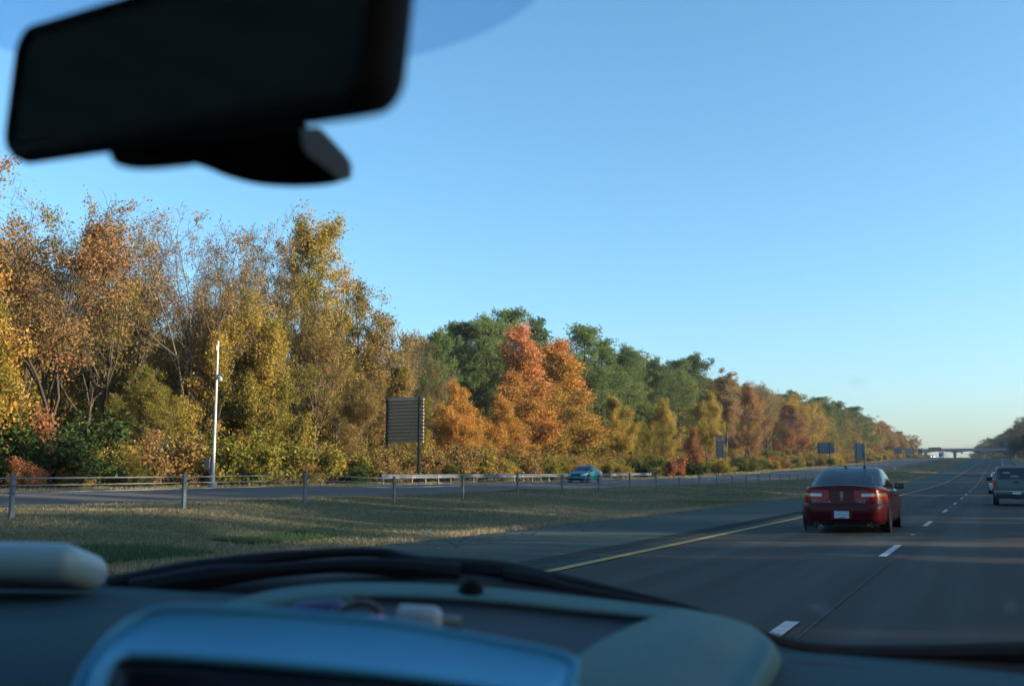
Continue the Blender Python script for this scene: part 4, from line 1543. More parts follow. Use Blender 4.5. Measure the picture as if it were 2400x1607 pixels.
def sedan(label, loc, rz, pm, sx=1.0, sy=1.0, sz=1.0, hi=True, group=None, glass=None, name='sedan', front_lit=None):
    glass = glass or M_CARGLASS
    car = thing(name, label, 'car', loc, rz, group)
    zb = .19 * sz
    zs = lambda y: float(np.interp(y / sy, *SEDAN_ZS)) * sz
    body = Hull([(u, w * sx, a * sy, b * sy) for u, w, a, b in SEDAN_BODY], lambda u, y: zb + u * (zs(y) - zb), 6.5)
    cab = Hull([(z * sz, w * sx, a * sy, b * sy) for z, w, a, b in SEDAN_CAB], lambda u, y: u, 5.0)
    nphi = 220 if hi else 120
    ph = body.phis(nphi)
    us = np.unique(np.concatenate([np.linspace(0, 1, 22 if hi else 14), [.47, .50, .56]]))
    V, F = hull_mesh(body, us, ph, cap_top=(.035 * sz, None, 8))
    finish('body', V, F, pm, car)
    # cabin shell with window openings
    z0, z1 = cab.T[0, 0], cab.T[-1, 0]
    wz0, wz1 = 1.0 * sz, 1.375 * sz
    phc = cab.phis(nphi)

    def skip(u, a, b, c):
        if not (wz0 < u < wz1 - .01):
            return False
        w, yr, yf = cab.dims(u)
        x, y = .5 * (a[0] + b[0]), .5 * (a[1] + b[1])
        wa = cab.dims(a[2])[0]
        xf = abs(x) / wa
        yn = (y - (yr + yf) / 2) / ((yf - yr) / 2)
        if xf < .88 and abs(yn) > .85:
            return True
        if xf > .97 and -.72 < yn < .80 and not (-.06 < yn < .0):
            return True
        return False
    V, F = hull_mesh(cab, np.linspace(z0, z1, 40 if hi else 22), phc, skip=skip, cap_top=(.012 * sz, 1, 6), cap_bottom=False)
    finish('roof', V, F, pm, car)
    uw = np.linspace(wz0 - .025, wz1 + .008, 10)
    rp = lambda a: [cab.rear_phi(x) for x in np.linspace(-a, a, 21)]
    fp = lambda a: [cab.front_phi(x) for x in np.linspace(-a, a, 21)]
    V, F = cab.patch(rp(.915), uw, .004)
    finish('rear_window', V, F, glass, car)
    V, F = cab.patch(fp(.915), uw, .004)
    finish('windscreen', V, F, glass, car)
    for sg in (-1, 1):
        for (a, b_) in ((-.75, -.05), (-.01, .83)):
            pp = [cab.side_phi(y, sg) for y in np.linspace(a, b_, 9)]
            V, F = cab.patch(pp, uw, .004)
            finish('side_window', V, F, glass, car)
        # door seams, handles, mirror, sill strip
        for yy in (-.92, .05, 1.02):
            yn = yy / 2.42
            pp = [body.side_phi(yn - .0022, sg), body.side_phi(yn + .0022, sg)]
            V, F = body.patch(pp, np.linspace(.08, .97, 8), .002)
            finish('door_seam', V, F, M_BLACK, car)
        for yy in (-.75, .25):
            p = body.pt(body.side_phi(yy / 2.42, sg), .80)
            MB().box(-.02, .02, -.10 * sy, .10 * sy, -.018, .018).build('door_handle', pm, car, bevel=.006, loc=(p[0] + sg * .012, p[1], p[2]))
        mi = MB().add([(0, 0, 0), (sg * .22, -.02, .0), (sg * .23, -.02, .13), (sg * .02, .0, .15), (0, .10, .02), (sg * .19, .10, .02), (sg * .19, .09, .11), (sg * .02, .10, .12)],
                      [(0, 1, 2, 3), (4, 7, 6, 5), (0, 4, 5, 1), (1, 5, 6, 2), (2, 6, 7, 3), (3, 7, 4, 0)])
        mo = mi.build('door_mirror', M_BLACK, car, bevel=.02, loc=(sg * (.84 * sx), .72 * sy, .93 * sz))
        MB().box(min(sg * .04, sg * .21), max(sg * .04, sg * .21), -.026, -.021, .02, .125).build('mirror_glass', M_DARKGLASS, mo)
        for yy in (-1.36, 1.42):
            yc = yy * sy
            r = .325 * sz
            xw = body.pt(body.side_phi(yy / 2.42, sg), .4)[0]
            MB().lathe([(-.03, r * 1.10), (.002, r * 1.10), (.003, r * 1.05)], 30, 'x', centre=(xw - (.0 if sg > 0 else 0), yc, r * 1.04)).build('wheel_arch', M_BLACK, car, smooth=False)
            wheel(car, xw - sg * .118, yc, r, .21, sg)
    # tail lamps
    for sg in (-1, 1):
        def strip_patch(xf0, xf1, u0, u1, off, nm, m):
            pp = [body.rear_phi(sg * x) for x in np.linspace(xf0, xf1, 16)]
            V, F = body.patch(pp, np.linspace(u0, u1, 6), off)
            o = finish(nm, V, F, m, car)
            return o
        strip_patch(.30, .985, .645, .915, .010, 'tail_lamp', M_REDLENS)
        strip_patch(.47, .76, .745, .825, .016, 'reverse_lamp', M_WHITELENS)
        strip_patch(.77, .975, .745, .825, .016, 'turn_lamp', M_AMBERLENS)
        if hi:
            strip_patch(.29, .992, .630, .645, .008, 'lamp_surround', M_BLACK)
        # head lamps and fog lamps
        hl = [body.front_phi(sg * x) for x in np.linspace(.52, .985, 12)]
        V, F = body.patch(hl, np.linspace(.74, .93, 5), .008)
        finish('head_lamp', V, F, M_WHITELENS if not front_lit else front_lit, car)
        fl = [body.front_phi(sg * x) for x in np.linspace(.60, .80, 6)]
        V, F = body.patch(fl, np.linspace(.36, .44, 3), .008)
        finish('turn_lamp', V, F, M_AMBERLENS, car)
    V, F = body.patch([body.front_phi(x) for x in np.linspace(-.44, .44, 12)], np.linspace(.79, .90, 3), .008)
    finish('grille', V, F, M_BLACK, car)
    V, F = body.patch([body.front_phi(x) for x in np.linspace(-.62, .62, 12)], np.linspace(.14, .34, 3), .008)
    finish('lower_grille', V, F, M_BLACK, car)
    V, F = body.patch([body.rear_phi(x) for x in np.linspace(-.95, .95, 40)], [.50, .516], .003)
    finish('bumper_seam', V, F, M_BLACK, car)
    V, F = body.patch([body.rear_phi(x) for x in np.linspace(-.80, .80, 30)], np.linspace(.0, .085, 3), .006)
    finish('rear_valance', V, F, M_BLACK, car)
    ry = lambda x, z: float(body.pt(body.rear_phi(max(-.98, min(.98, x / (.9 * sx)))), (z - zb) / (zs(-2.4) - zb))[1])
    # plate
    pz = .405 * sz
    py = ry(0, pz) - .014
    pt_ = MB().box(-.215, .215, -.012, .004, -.105, .105).build('plate_frame', pm if hi else M_BLACK, car, bevel=.01, loc=(0, py, pz))
    pl_ = MB().box(-.152, .152, -.006, .0, -.076, .076).build('licence_plate', M_PLATE, car, bevel=.004, loc=(0, py - .014, pz))
    # seats seen through the glass
    for x in (-.38 * sx, .38 * sx):
        for y in (-.95 * sy, .25 * sy):
            MB().box(x - .24, x + .24, y - .07, y + .07, .60 * sz, 1.08 * sz).build('seat_back', M_SEAT, car, bevel=.05)
            MB().box(x - .13, x + .13, y - .05, y + .05, 1.085 * sz, 1.25 * sz).build('headrest', M_SEAT, car, bevel=.04)
    return car, body, cab, ry


# --- dark red sedan ahead in the left lane
M_MAROON = paint('maroon_paint', (.082, .006, .010), metal=.0)
L_, s_ = 3.02, 24.5 + 1.36
red, rbody, rcab, rry = sedan('dark red sedan with white and red tail lamps ahead in the left lane', P(L_, s_), 0.0, M_MAROON)
rz_ = lambda u: .19 + u * (.985 - .19)
V, F = rbody.patch([rbody.rear_phi(x) for x in np.linspace(-.84, .84, 40)], [.945, .957], .004)
finish('boot_lid_seam', V, F, M_BLACK, red)
V, F = rbody.patch([rbody.rear_phi(x) for x in np.linspace(-.97, .97, 40)], np.linspace(.565, .585, 3), .008)
text(red, 'LINCOLN', .072, (-.43, rry(-.43, .685) - .006, .682), (R(90), 0, 0), M_CHROME, xs=1.25)
text(red, 'MKZ', .088, (.40, rry(.40, .685) - .006, .682), (R(90), 0, 0), M_CHROME, xs=1.15)
# upright star emblem in a slim frame
em = MB()
em.box(-.030, -.024, -.006, 0, -.085, .085).box(.024, .030, -.006, 0, -.085, .085).box(-.030, .030, -.006, 0, .085, .091).box(-.030, .030, -.006, 0, -.091, -.085)
em.add([(0, -.008, .08), (.008, -.004, 0), (0, -.008, -.08), (-.008, -.004, 0)], [(0, 1, 2, 3)])
em.add([(-.022, -.006, 0), (0, -.009, .006), (.022, -.006, 0), (0, -.009, -.006)], [(0, 1, 2, 3)])
em.build('emblem', M_CHROME, red, loc=(0, rry(0, .80) - .004, .80))
_ply = rry(0, .405) - .028
text(red, 'DPT 3625', .082, (0, _ply - .008, .403), (R(90), 0, 0), M_PLATEBLUE, 'plate_number', xs=.78)
MB().box(-.07, .07, -.003, 0, -.008, .008).build('plate_band', M_PLATEBLUE, red, loc=(0, _ply - .0065, .348))
MB().box(-.13, .13, -.003, 0, -.005, .005).build('plate_band', M_PLATEBLUE, red, loc=(0, _ply - .0065, .466))
for x in (-.56, .56):
    MB().lathe([(0, .038), (.10, .038), (.10, .030), (.0, .030)], 16, 'y', centre=(x, rry(x, .23) - .02, .222), close=True).build('exhaust_tip', M_CHROME, red, smooth=True)
# roof fin, antenna, rear shelf lamp, bumper highlight trims
MB().add([(-.03, -.07, 0), (.03, -.07, 0), (.012, .10, 0), (-.012, .10, 0), (0, -.05, .055), (0, .02, .04)], [(0, 1, 4), (1, 2, 5, 4), (2, 3, 5), (3, 0, 4, 5), (0, 3, 2, 1)]).build('roof_fin', M_BLACK, red, loc=(-.10, -.60, 1.437))
MB().lathe([(0, .035), (.03, .03), (.04, .012)], 10, 'z', centre=(.32, -.58, 1.425)).tube([(.32, -.58, 1.45), (.325, -.64, 1.82)], [.010, .006], 6).build('antenna', M_BLACK, red, smooth=True)
MB().box(-.62, .62, -1.75, -1.22, .975, .99).build('rear_shelf', M_SEAT, red, bevel=.005)
MB().lathe([(0, .01), (.02, .12), (.12, .17), (.30, .16), (.34, .10)], 14, 'z', centre=(.33, -.40, .93)).build('passenger_shirt', M_SHIRT, red, smooth=True)
V, F = [], []

# --- grey compact SUV ahead in our lane, cut by the frame
M_SUVP = paint('pewter_paint', (.105, .135, .14), metal=.2)


def suv(label, loc):
    car = thing('sport_utility_vehicle', label, 'car', loc)
    body = Hull([(.30, .80, -2.20, 2.15), (.42, .86, -2.27, 2.22), (.70, .885, -2.29, 2.25), (.95, .875, -2.28, 2.2), (1.08, .85, -2.25, 2.12)], lambda u, y: u - max(0, (y - .9)) * .12 * (u - .3) / .78, 7)
    cab = Hull([(1.06, .845, -2.23, .95), (1.2, .815, -2.17, .72), (1.4, .765, -2.08, .38), (1.54, .72, -2.0, .12), (1.60, .68, -1.94, .02), (1.625, .62, -1.85, -.08)], lambda u, y: u, 8)
    ph = body.phis(140)
    V, F = hull_mesh(body, np.linspace(.30, 1.08, 14), ph, cap_top=(.02, None, 6))
    finish('body', V, F, M_SUVP, car)

    def skip(u, a, b, c):
        if not (1.10 < u < 1.53):
            return False
        w, yr, yf = cab.dims(u)
        x, y = .5 * (a[0] + b[0]), .5 * (a[1] + b[1])
        xf = abs(x) / w
        yn = (y - (yr + yf) / 2) / ((yf - yr) / 2)
        return (xf < .90 and abs(yn) > .9) or (xf > .965 and -.85 < yn < .84 and not (-.34 < yn < -.28) and not (.2 < yn < .26))
    V, F = hull_mesh(cab, np.linspace(1.06, 1.625, 26), cab.phis(160), skip=skip, cap_top=(.01, 1, 5), cap_bottom=False)
    finish('roof', V, F, M_SUVP, car)
    uw = np.linspace(1.085, 1.545, 8)
    V, F = cab.patch([cab.rear_phi(x) for x in np.linspace(-.92, .92, 17)], uw, .004)
    finish('rear_window', V, F, M_DARKGLASS, car)
    V, F = cab.patch([cab.front_phi(x) for x in np.linspace(-.92, .92, 17)], uw, .004)
    finish('windscreen', V, F, M_DARKGLASS, car)
    for sg in (-1, 1):
        for a, b_ in ((-.86, -.32), (-.30, .22), (.24, .86)):
            V, F = cab.patch([cab.side_phi(y, sg) for y in np.linspace(a, b_, 7)], uw, .004)
            finish('side_window', V, F, M_DARKGLASS, car)
        V, F = body.patch([body.rear_phi(sg * x) for x in np.linspace(.86, .992, 8)], np.linspace(.80, 1.06, 6), .008)
        finish('tail_lamp', V, F, M_REDLENS, car)
        for yy in (-1.35, 1.35):
            MB().lathe([(-.02, .40), (.006, .40)], 28, 'x', centre=(sg * .874, yy, .37)).build('wheel_arch', M_BLACK, car)
            wheel(car, sg * .79, yy, .345, .23, sg)
        MB().box(-.13, .13, -.05, .05, -.09, .09).build('door_mirror', M_BLACK, car, bevel=.03, loc=(sg * 1.0, .62, 1.10))
    MB().box(-.86, .86, -2.40, -2.24, .46, .62).build('rear_bumper', M_SUVP, car, bevel=.03)
    MB().box(-.84, .84, -2.415, -2.40, .585, .615).build('bumper_step', M_CHROME, car, bevel=.004)
    MB().box(-.80, .80, -2.36, -2.20, .33, .455).build('rear_valance', M_BLACK, car, bevel=.02)
    MB().box(-.09, .09, -2.325, -2.285, .955, 1.01).build('tailgate_handle', M_BLACK, car, bevel=.008)
    MB().box(-.155, .155, -2.418, -2.405, .475, .57).build('licence_plate', M_PLATE, car, bevel=.003)
    MB().box(-.10, .10, -2.46, -2.36, .27, .33).build('tow_hitch', M_BLACK, car, bevel=.01)
    for (x, z) in ((-.36, 1.36), (-.05, 1.21)):
        p = cab.pt(cab.rear_phi(x / .8), z)
        MB().box(-.14, .14, -.003, 0, -.025, .025).build('pale_window_strip', M_WHITE, car, loc=(p[0], p[1] - .012, z), rot=(R(-20), 0, 0))  # small pale strip set on the rear window
    for x in (-.38, .38):
        MB().box(x - .2, x + .2, -.9, -.78, .8, 1.3).build('seat_back', M_SEAT, car, bevel=.05)
    return car


suv('pewter grey sport utility vehicle cut by the right edge of the photo', P(-.86, 49.9))
# --- white sedan beyond it
sedan('small white sedan mostly hidden behind the grey sport utility vehicle', P(-.62, 78), 0.0, paint('white_paint', (.62, .64, .66), metal=0), hi=False)
# --- teal sedan coming the other way
M_TEAL = paint('teal_paint', (.004, .13, .16), metal=.0, rough=.3)
tl, tb, tc_, try_ = sedan('teal sedan driving toward the viewer on the opposite carriageway', P(31.0, s_at(1338, 31.0)), math.pi, M_TEAL, sx=.945, sy=.93, sz=.985, hi=False, glass=M_DARKGLASS)
for sg in (-1, 1):
    V, F = tb.patch([tb.side_phi(y, sg) for y in np.linspace(-.5, .5, 8)], [.44, .47], .006)
    finish('rub_strip', V, F, M_CHROME, tl)
# --- oncoming car with lit headlamps, and a lorry, both far away
M_LIT = emit_mat('lit_headlamp', (1.0, .93, .78), 14.0)
p = at(2187 / K, 1075 / K, 600)
oc, ob, _c, _r = sedan('distant oncoming dark car with both headlamps lit', (p.x, p.y, gz(-p.x + bend(p.y), p.y)), math.pi, paint('charcoal_paint', (.03, .032, .036)), hi=False, front_lit=M_LIT, glass=M_DARKGLASS)
M_CABP = paint('white_lorry_paint', (.50, .56, .62), metal=0)
M_CABB = paint('blue_lorry_paint', (.08, .16, .38), metal=0)
p = at(2206 / K, 1072 / K, 630)
Lk = -p.x + bend(p.y)
tr = thing('semi_truck', 'distant white and blue semi truck coming out from under the overpass', 'truck', (p.x, p.y, gz(Lk, p.y)), math.pi)
MB().add([(-1.2, -.6, .7), (1.2, -.6, .7), (1.2, -.6, 3.1), (-1.2, -.6, 3.1), (-1.2, 2.0, .7), (1.2, 2.0, .7), (1.15, 1.5, 2.75), (-1.15, 1.5, 2.75), (-1.2, 2.0, 1.8), (1.2, 2.0, 1.8)],
         [(0, 1, 2, 3), (4, 5, 9, 8), (8, 9, 6, 7), (3, 2, 6, 7), (0, 4, 8, 7, 3), (1, 5, 9, 6, 2), (0, 1, 5, 4)]).build('cab', M_CABP, tr, bevel=.06)
MB().box(-1.0, 1.0, 1.90, 3.2, .7, 1.75).build('bonnet', M_CABP, tr, bevel=.12)
MB().box(-1.15, 1.15, -.5, 1.2, 3.12, 3.95).build('wind_deflector', M_CABP, tr, bevel=.2)
MB().box(-1.25, 1.25, 3.2, 3.35, .45, .85).build('front_bumper', M_CHROME, tr, bevel=.03)
MB().box(-.55, .55, 3.21, 3.24, .9, 1.6).build('grille', M_BLACK, tr)
MB().add([(-1.05, 1.99, 1.85), (1.05, 1.99, 1.85), (1.02, 1.53, 2.68), (-1.02, 1.53, 2.68)], [(0, 1, 2, 3)]).build('windscreen', M_DARKGLASS, tr, loc=(0, .02, .01))
MB().box(-1.3, 1.3, -14.5, -.9, 1.1, 4.05).build('trailer_box', M_CABB, tr, bevel=.03)
for sg in (-1, 1):
    MB().box(sg * .86 - .16, sg * .86 + .16, 3.18, 3.24, 1.0, 1.25).build('head_lamp', M_WHITELENS, tr, bevel=.02)
    for yy in (2.4, -.6, -1.9, -12.2, -13.4):
        wheel(tr, sg * 1.08, yy, .5, .28, sg)

# ------------------------------------------------------------------ the car the picture is taken from
M_DASH = mat('dash_vinyl', (.034, .078, .090), (.028, .066, .078), 120, rough=.8, bump=.15, bscale=400, spec=.12)
M_DASHL = mat('dash_vinyl_light', (.10, .19, .185), (.085, .165, .165), 120, rough=.75, bump=.12, bscale=400, spec=.15)
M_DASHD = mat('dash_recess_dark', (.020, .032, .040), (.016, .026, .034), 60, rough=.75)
M_SILVER = mat('silver_blue_plastic', (.10, .40, .60), (.085, .36, .55), 8, rough=.5, metal=.35, spec=.3)
M_SCREEN = mat('dark_screen', (.006, .006, .009), (.008, .008, .011), 6, rough=.25)
M_CASE = mat('pale_case_plastic', (.26, .40, .43), (.22, .35, .38), 9, rough=.4)
M_CABIN = mat('cabin_lining', (.34, .35, .31), (.28, .29, .26), 14, rough=.95)
M_MIRBLK = mat('mirror_housing_black', (.006, .006, .007), (.009, .009, .010), 20, rough=.7, spec=.1)
M_MIRGL = mat('mirror_silvering', (.55, .57, .55), (.53, .55, .53), 2, rough=.03, metal=1.0)
M_PODLIT = mat('sensor_pod_lit_grey', (.36, .45, .50), (.30, .39, .44), 8, rough=.5)  # lit tone of the black pod, sky light put into the colour
M_RUB = mat('wiper_rubber', (.005, .006, .009), (.008, .009, .012), 12, rough=.7, spec=.2)
M_COWL = mat('cowl_black', (.004, .004, .005), (.006, .006, .007), 12, rough=.75)
M_PANE = clear_mat('windscreen_glass', (.965, .985, .985))
M_SHADE = clear_mat('windscreen_dot_shade', (.66, .76, .86))

host = thing('passenger_car_interior', 'blurred dashboard and windscreen of the car the viewer sits in', 'car interior', (-.36, .6, 0))
HL = Vector(host.location)


def loft(name, rows, m, parent, nr=10, nc=60, thick=0.0, off=HL, smooth=True):
    """rows: lists of (xd, yd, depth) with equal length -> smooth sheet in the world, relative to the parent"""
    R_ = [catmull([tuple(at(*q) - off) for q in row], nc) for row in rows]
    G = np.array(R_)
    G = np.stack([catmull(G[:, j], nr) for j in range(nc)], 1)
    me = np_mesh(name, G.reshape(-1, 3), np.array(grid_faces(nr, nc)), smooth=smooth)
    o = link(name, me, m, parent)
    if thick:
        sm = o.modifiers.new('thickness', 'SOLIDIFY')
        sm.thickness = thick
        sm.offset = 0
    return o


def shift(row, dx=0, dy=0, dd=0.0):
    return [(x + dx, y + dy, d + dd) for x, y, d in row]


# main pad
far = [(-500, 1338, 1.10), (-150, 1342, 1.10), (225, 1346, 1.10), (420, 1357, 1.10), (600, 1368, 1.10), (900, 1392, 1.10), (1250, 1420, 1.11), (1600, 1455, 1.12), (1780, 1489, 1.13), (2000, 1509, 1.14), (2342, 1546, 1.16), (2700, 1590, 1.18)]
dash = loft('dashboard', [shift(far, 0, 80, .10), shift(far, 0, 14, .02), far, shift(far, 0, 10, -.02), shift(far, 0, 60, -.16), shift(far, 0, 150, -.34), shift(far, 0, 340, -.48)], M_DASH, host, 28, 90, thick=.006)
# raised tray rim
rim = [(470, 1398, 1.03), (540, 1375, 1.035), (620, 1354, 1.04), (740, 1339, 1.045), (860, 1336, 1.05), (1000, 1340, 1.05), (1150, 1350, 1.05), (1330, 1369, 1.05), (1480, 1386, 1.05), (1600, 1402, 1.05), (1680, 1425, 1.05)]
loft('tray_rim', [shift(rim, -4, 44, .03), shift(rim, -2, 12, .015), rim, shift(rim, 4, 6, -.012), shift(rim, 8, 20, -.03), shift(rim, 14, 30, -.036), shift(rim, 20, 62, -.036)], M_DASHL, dash, 24, 70, thick=.004)
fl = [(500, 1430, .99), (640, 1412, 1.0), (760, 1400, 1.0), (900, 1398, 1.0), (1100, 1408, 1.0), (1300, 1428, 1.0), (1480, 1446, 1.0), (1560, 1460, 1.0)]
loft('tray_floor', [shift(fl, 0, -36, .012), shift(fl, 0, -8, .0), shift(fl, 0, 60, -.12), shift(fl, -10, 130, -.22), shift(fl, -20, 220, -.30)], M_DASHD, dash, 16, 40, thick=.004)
# right-hand cheek of the tray
loft('tray_cheek', [
    [(1160, 1690, .68), (1250, 1580, .74), (1322, 1506, .82), (1420, 1450, .92), (1520, 1412, 1.0), (1560, 1400, 1.04)],
    [(1180, 1680, .67), (1275, 1570, .73), (1345, 1492, .82), (1440, 1438, .92), (1530, 1403, 1.0), (1570, 1396, 1.04)],
    [(1230, 1690, .67), (1320, 1580, .73), (1390, 1500, .82), (1475, 1445, .92), (1555, 1408, 1.0), (1590, 1400, 1.04)],
    [(1420, 1720, .68), (1490, 1600, .74), (1545, 1515, .83), (1600, 1455, .92), (1630, 1420, 1.0), (1640, 1410, 1.05)],
    [(1590, 1760, .70), (1640, 1630, .76), (1680, 1545, .85), (1715, 1488, .94), (1712, 1446, 1.01), (1700, 1428, 1.06)],
    [(1630, 1760, .71), (1690, 1620, .77), (1745, 1530, .87), (1764, 1480, .96), (1748, 1456, 1.03), (1735, 1446, 1.07)],
    [(1640, 1800, .73), (1700, 1650, .79), (1760, 1560, .89), (1782, 1510, .99), (1765, 1482, 1.06), (1755, 1475, 1.09)]], M_DASHL, dash, 40, 40, thick=.004)
# narrow groove on the cheek and the defroster slot to the right
gv = [(1250, 1640, .735), (1335, 1530, .79), (1400, 1476, .868), (1470, 1440, .935), (1540, 1413, 1.0)]
loft('cheek_groove', [shift(gv, -4, 0, -.014), shift(gv, 6, 2, -.014)], M_DASHD, dash, 2, 24)
df = [(1800, 1508, 1.095), (1950, 1522, 1.10), (2150, 1545, 1.115), (2342, 1566, 1.125), (2600, 1598, 1.14)]
loft('defroster_slot', [shift(df, 0, 0, -.03), shift(df, 0, 9, -.045)], M_COWL, dash, 2, 24)
# light sensor dome
c = at(1077, 1352, 1.03) - HL
MB().lathe([(-.02, .013), (0, .013), (.006, .0115), (.011, .007), (.0125, .001)], 18, 'z', centre=c).build('light_sensor', M_MIRBLK, dash, smooth=True)

# silver display hood with its dark screen, close to the camera
edge = [(120, 1700, .50), (165, 1590, .53), (200, 1515, .555), (262, 1440, .58), (325, 1404, .595), (390, 1388, .60), (540, 1391, .605), (700, 1402, .61), (900, 1421, .61), (1040, 1446, .61), (1190, 1474, .605), (1285, 1495, .60), (1318, 1522, .595), (1290, 1600, .57), (1250, 1680, .55)]
inner = [(190, 1720, .485), (225, 1610, .51), (245, 1540, .53), (262, 1512, .542), (285, 1503, .548), (320, 1502, .55), (450, 1509, .552), (650, 1524, .553), (850, 1543, .553), (1000, 1560, .552), (1120, 1577, .551), (1190, 1590, .55), (1225, 1610, .545), (1235, 1650, .535), (1220, 1720, .52)]
mid = [tuple(.45 * a + .55 * b for a, b in zip(p, q)) for p, q in zip(edge, inner)]
mid = [(x, y, d + .008) for x, y, d in mid]
hood = loft('display_hood', [shift(edge, 0, 60, .05), shift(edge, 0, 8, .012), edge, shift([tuple(.85 * a + .15 * b for a, b in zip(p, q)) for p, q in zip(edge, inner)], 0, 0, .006), mid, inner], M_SILVER, host, 30, 90, thick=.003)
sc_in = shift(inner, 0, 1, .004)
scr = [(x + 0.0, 1760 + (y - 1500) * .3, .50) for x, y, d in sc_in]
loft('screen', [sc_in, [tuple(.5 * a + .5 * b for a, b in zip(p, q)) for p, q in zip(sc_in, scr)], scr], M_SCREEN, hood, 8, 60, thick=.003)

# windscreen pane and shade patch (dots behind the mirror)
PT, PB = Vector((0, .40, 1.60)), Vector((0, 1.42, .90))


def pane(u, v):
    """u: world x, v: 0 top .. 1 bottom"""
    p = PT + (PB - PT) * v
    cx = u + .36
    return Vector((u, p.y - .10 * cx * cx, p.z))


v = [tuple(pane(x, w) - HL) for w in np.linspace(0, 1, 13) for x in np.linspace(-1.1, .40, 25)]
ws = link('windscreen', np_mesh('windscreen', np.array(v), np.array(grid_faces(13, 25)), smooth=True), M_PANE, host)


def on_pane(xd, yd):
    d = ray(xd, yd)
    lo, hi = .1, 3.0
    for _ in range(40):
        t = .5 * (lo + hi)
        p = EYE + d * t
        w = (PT.z - p.z) / (PT.z - PB.z)
        if p.y < pane(p.x, w).y:
            lo = t
        else:
            hi = t
    return EYE + d * lo


vs = []
n = 48
for k in range(n):
    a = 2 * math.pi * k / n
    q = on_pane(520 + 756 * math.cos(a), -90 - 262 * math.sin(a) if math.sin(a) < 0 else -90 - 60 * math.sin(a))
    vs.append(q - HL - Vector((0, .006, .004)))
ctr = sum(vs, Vector()) / n
me = np_mesh('shade_patch', [tuple(p) for p in vs] + [tuple(ctr)], [(k, (k + 1) % n, n) for k in range(n)])
link('shade_patch', me, M_SHADE, ws)

# faint greasy smudges on the glass
def smudge_mat():
    m = bpy.data.materials.new('glass_smudge')
    m.use_nodes = True
    nt = m.node_tree
    nt.nodes.remove(nt.nodes['Principled BSDF'])
    tc = nt.nodes.new('ShaderNodeTexCoord')
    mp = nt.nodes.new('ShaderNodeMapping')
    mp.inputs['Location'].default_value = (-1, -1, -1)
    mp.inputs['Scale'].default_value = (2, 2, 2)
    gr_ = nt.nodes.new('ShaderNodeTexGradient')
    gr_.gradient_type = 'QUADRATIC_SPHERE'
    nz_ = nt.nodes.new('ShaderNodeTexNoise')
    nz_.inputs['Scale'].default_value = 3.0
    ml = nt.nodes.new('ShaderNodeMath')
    ml.operation = 'MULTIPLY'
    m2 = nt.nodes.new('ShaderNodeMath')
    m2.operation = 'MULTIPLY'
    m2.inputs[1].default_value = .22
    d = nt.nodes.new('ShaderNodeBsdfTranslucent')
    d.inputs[0].default_value = (.7, .8, .85, 1)
    t = nt.nodes.new('ShaderNodeBsdfTransparent')
    x = nt.nodes.new('ShaderNodeMixShader')
    L = nt.links.new
    L(tc.outputs['Generated'], mp.inputs[0])
    L(mp.outputs[0], gr_.inputs[0])
    L(tc.outputs['Generated'], nz_.inputs[0])
    L(gr_.outputs['Fac'], ml.inputs[0])
    L(nz_.outputs['Fac'], ml.inputs[1])
    L(ml.outputs[0], m2.inputs[0])
    L(m2.outputs[0], x.inputs[0])
    L(t.outputs[0], x.inputs[1])
    L(d.outputs[0], x.inputs[2])
    L(x.outputs[0], nt.nodes['Material Output'].inputs['Surface'])
    return m


M_SMUDGE = smudge_mat()
for (xs, ys, rx, ry) in ((1962, 868, 34, 30), (1880, 1385, 42, 36), (2312, 1380, 26, 34), (1862, 1205, 40, 22), (1815, 960, 26, 20), (175, 705, 30, 34), (1185, 790, 22, 30)):
    vs = [on_pane(xs + rx * math.cos(2 * math.pi * k / 20), ys + ry * math.sin(2 * math.pi * k / 20)) - HL - Vector((0, .003, .002)) for k in range(20)]
    link('smudge', np_mesh('smudge', [tuple(p) for p in vs], [tuple(range(20))]), M_SMUDGE, ws)

# black cowl and bonnet edge below the glass
cw = [(-500, 1320, 1.45), (0, 1322, 1.44), (230, 1322, 1.43), (450, 1318, 1.42), (700, 1318, 1.41), (950, 1306, 1.40), (1150, 1318, 1.40), (1300, 1344, 1.40), (1480, 1376, 1.41), (1640, 1410, 1.42), (1780, 1470, 1.44), (1900, 1490, 1.46), (2100, 1496, 1.48), (2342, 1500, 1.50), (2700, 1510, 1.52)]
loft('cowl', [shift(cw, 0, 10, .35), shift(cw, 0, 2, .1), cw, shift(cw, 0, 40, -.06), shift(cw, 0, 140, -.12)], M_COWL, host, 14, 90, thick=.004)
# wipers parked on the glass
def px_tube(pts, rad, m, name, parent, n=40, sides=8):
    P_ = catmull([tuple(at(*q) - HL) for q in pts], n)
    r = np.interp(np.linspace(0, 1, n), np.linspace(0, 1, len(rad)), rad) if hasattr(rad, '__len__') else rad
    return MB().tube(P_, r, sides).build(name, m, parent, smooth=True)


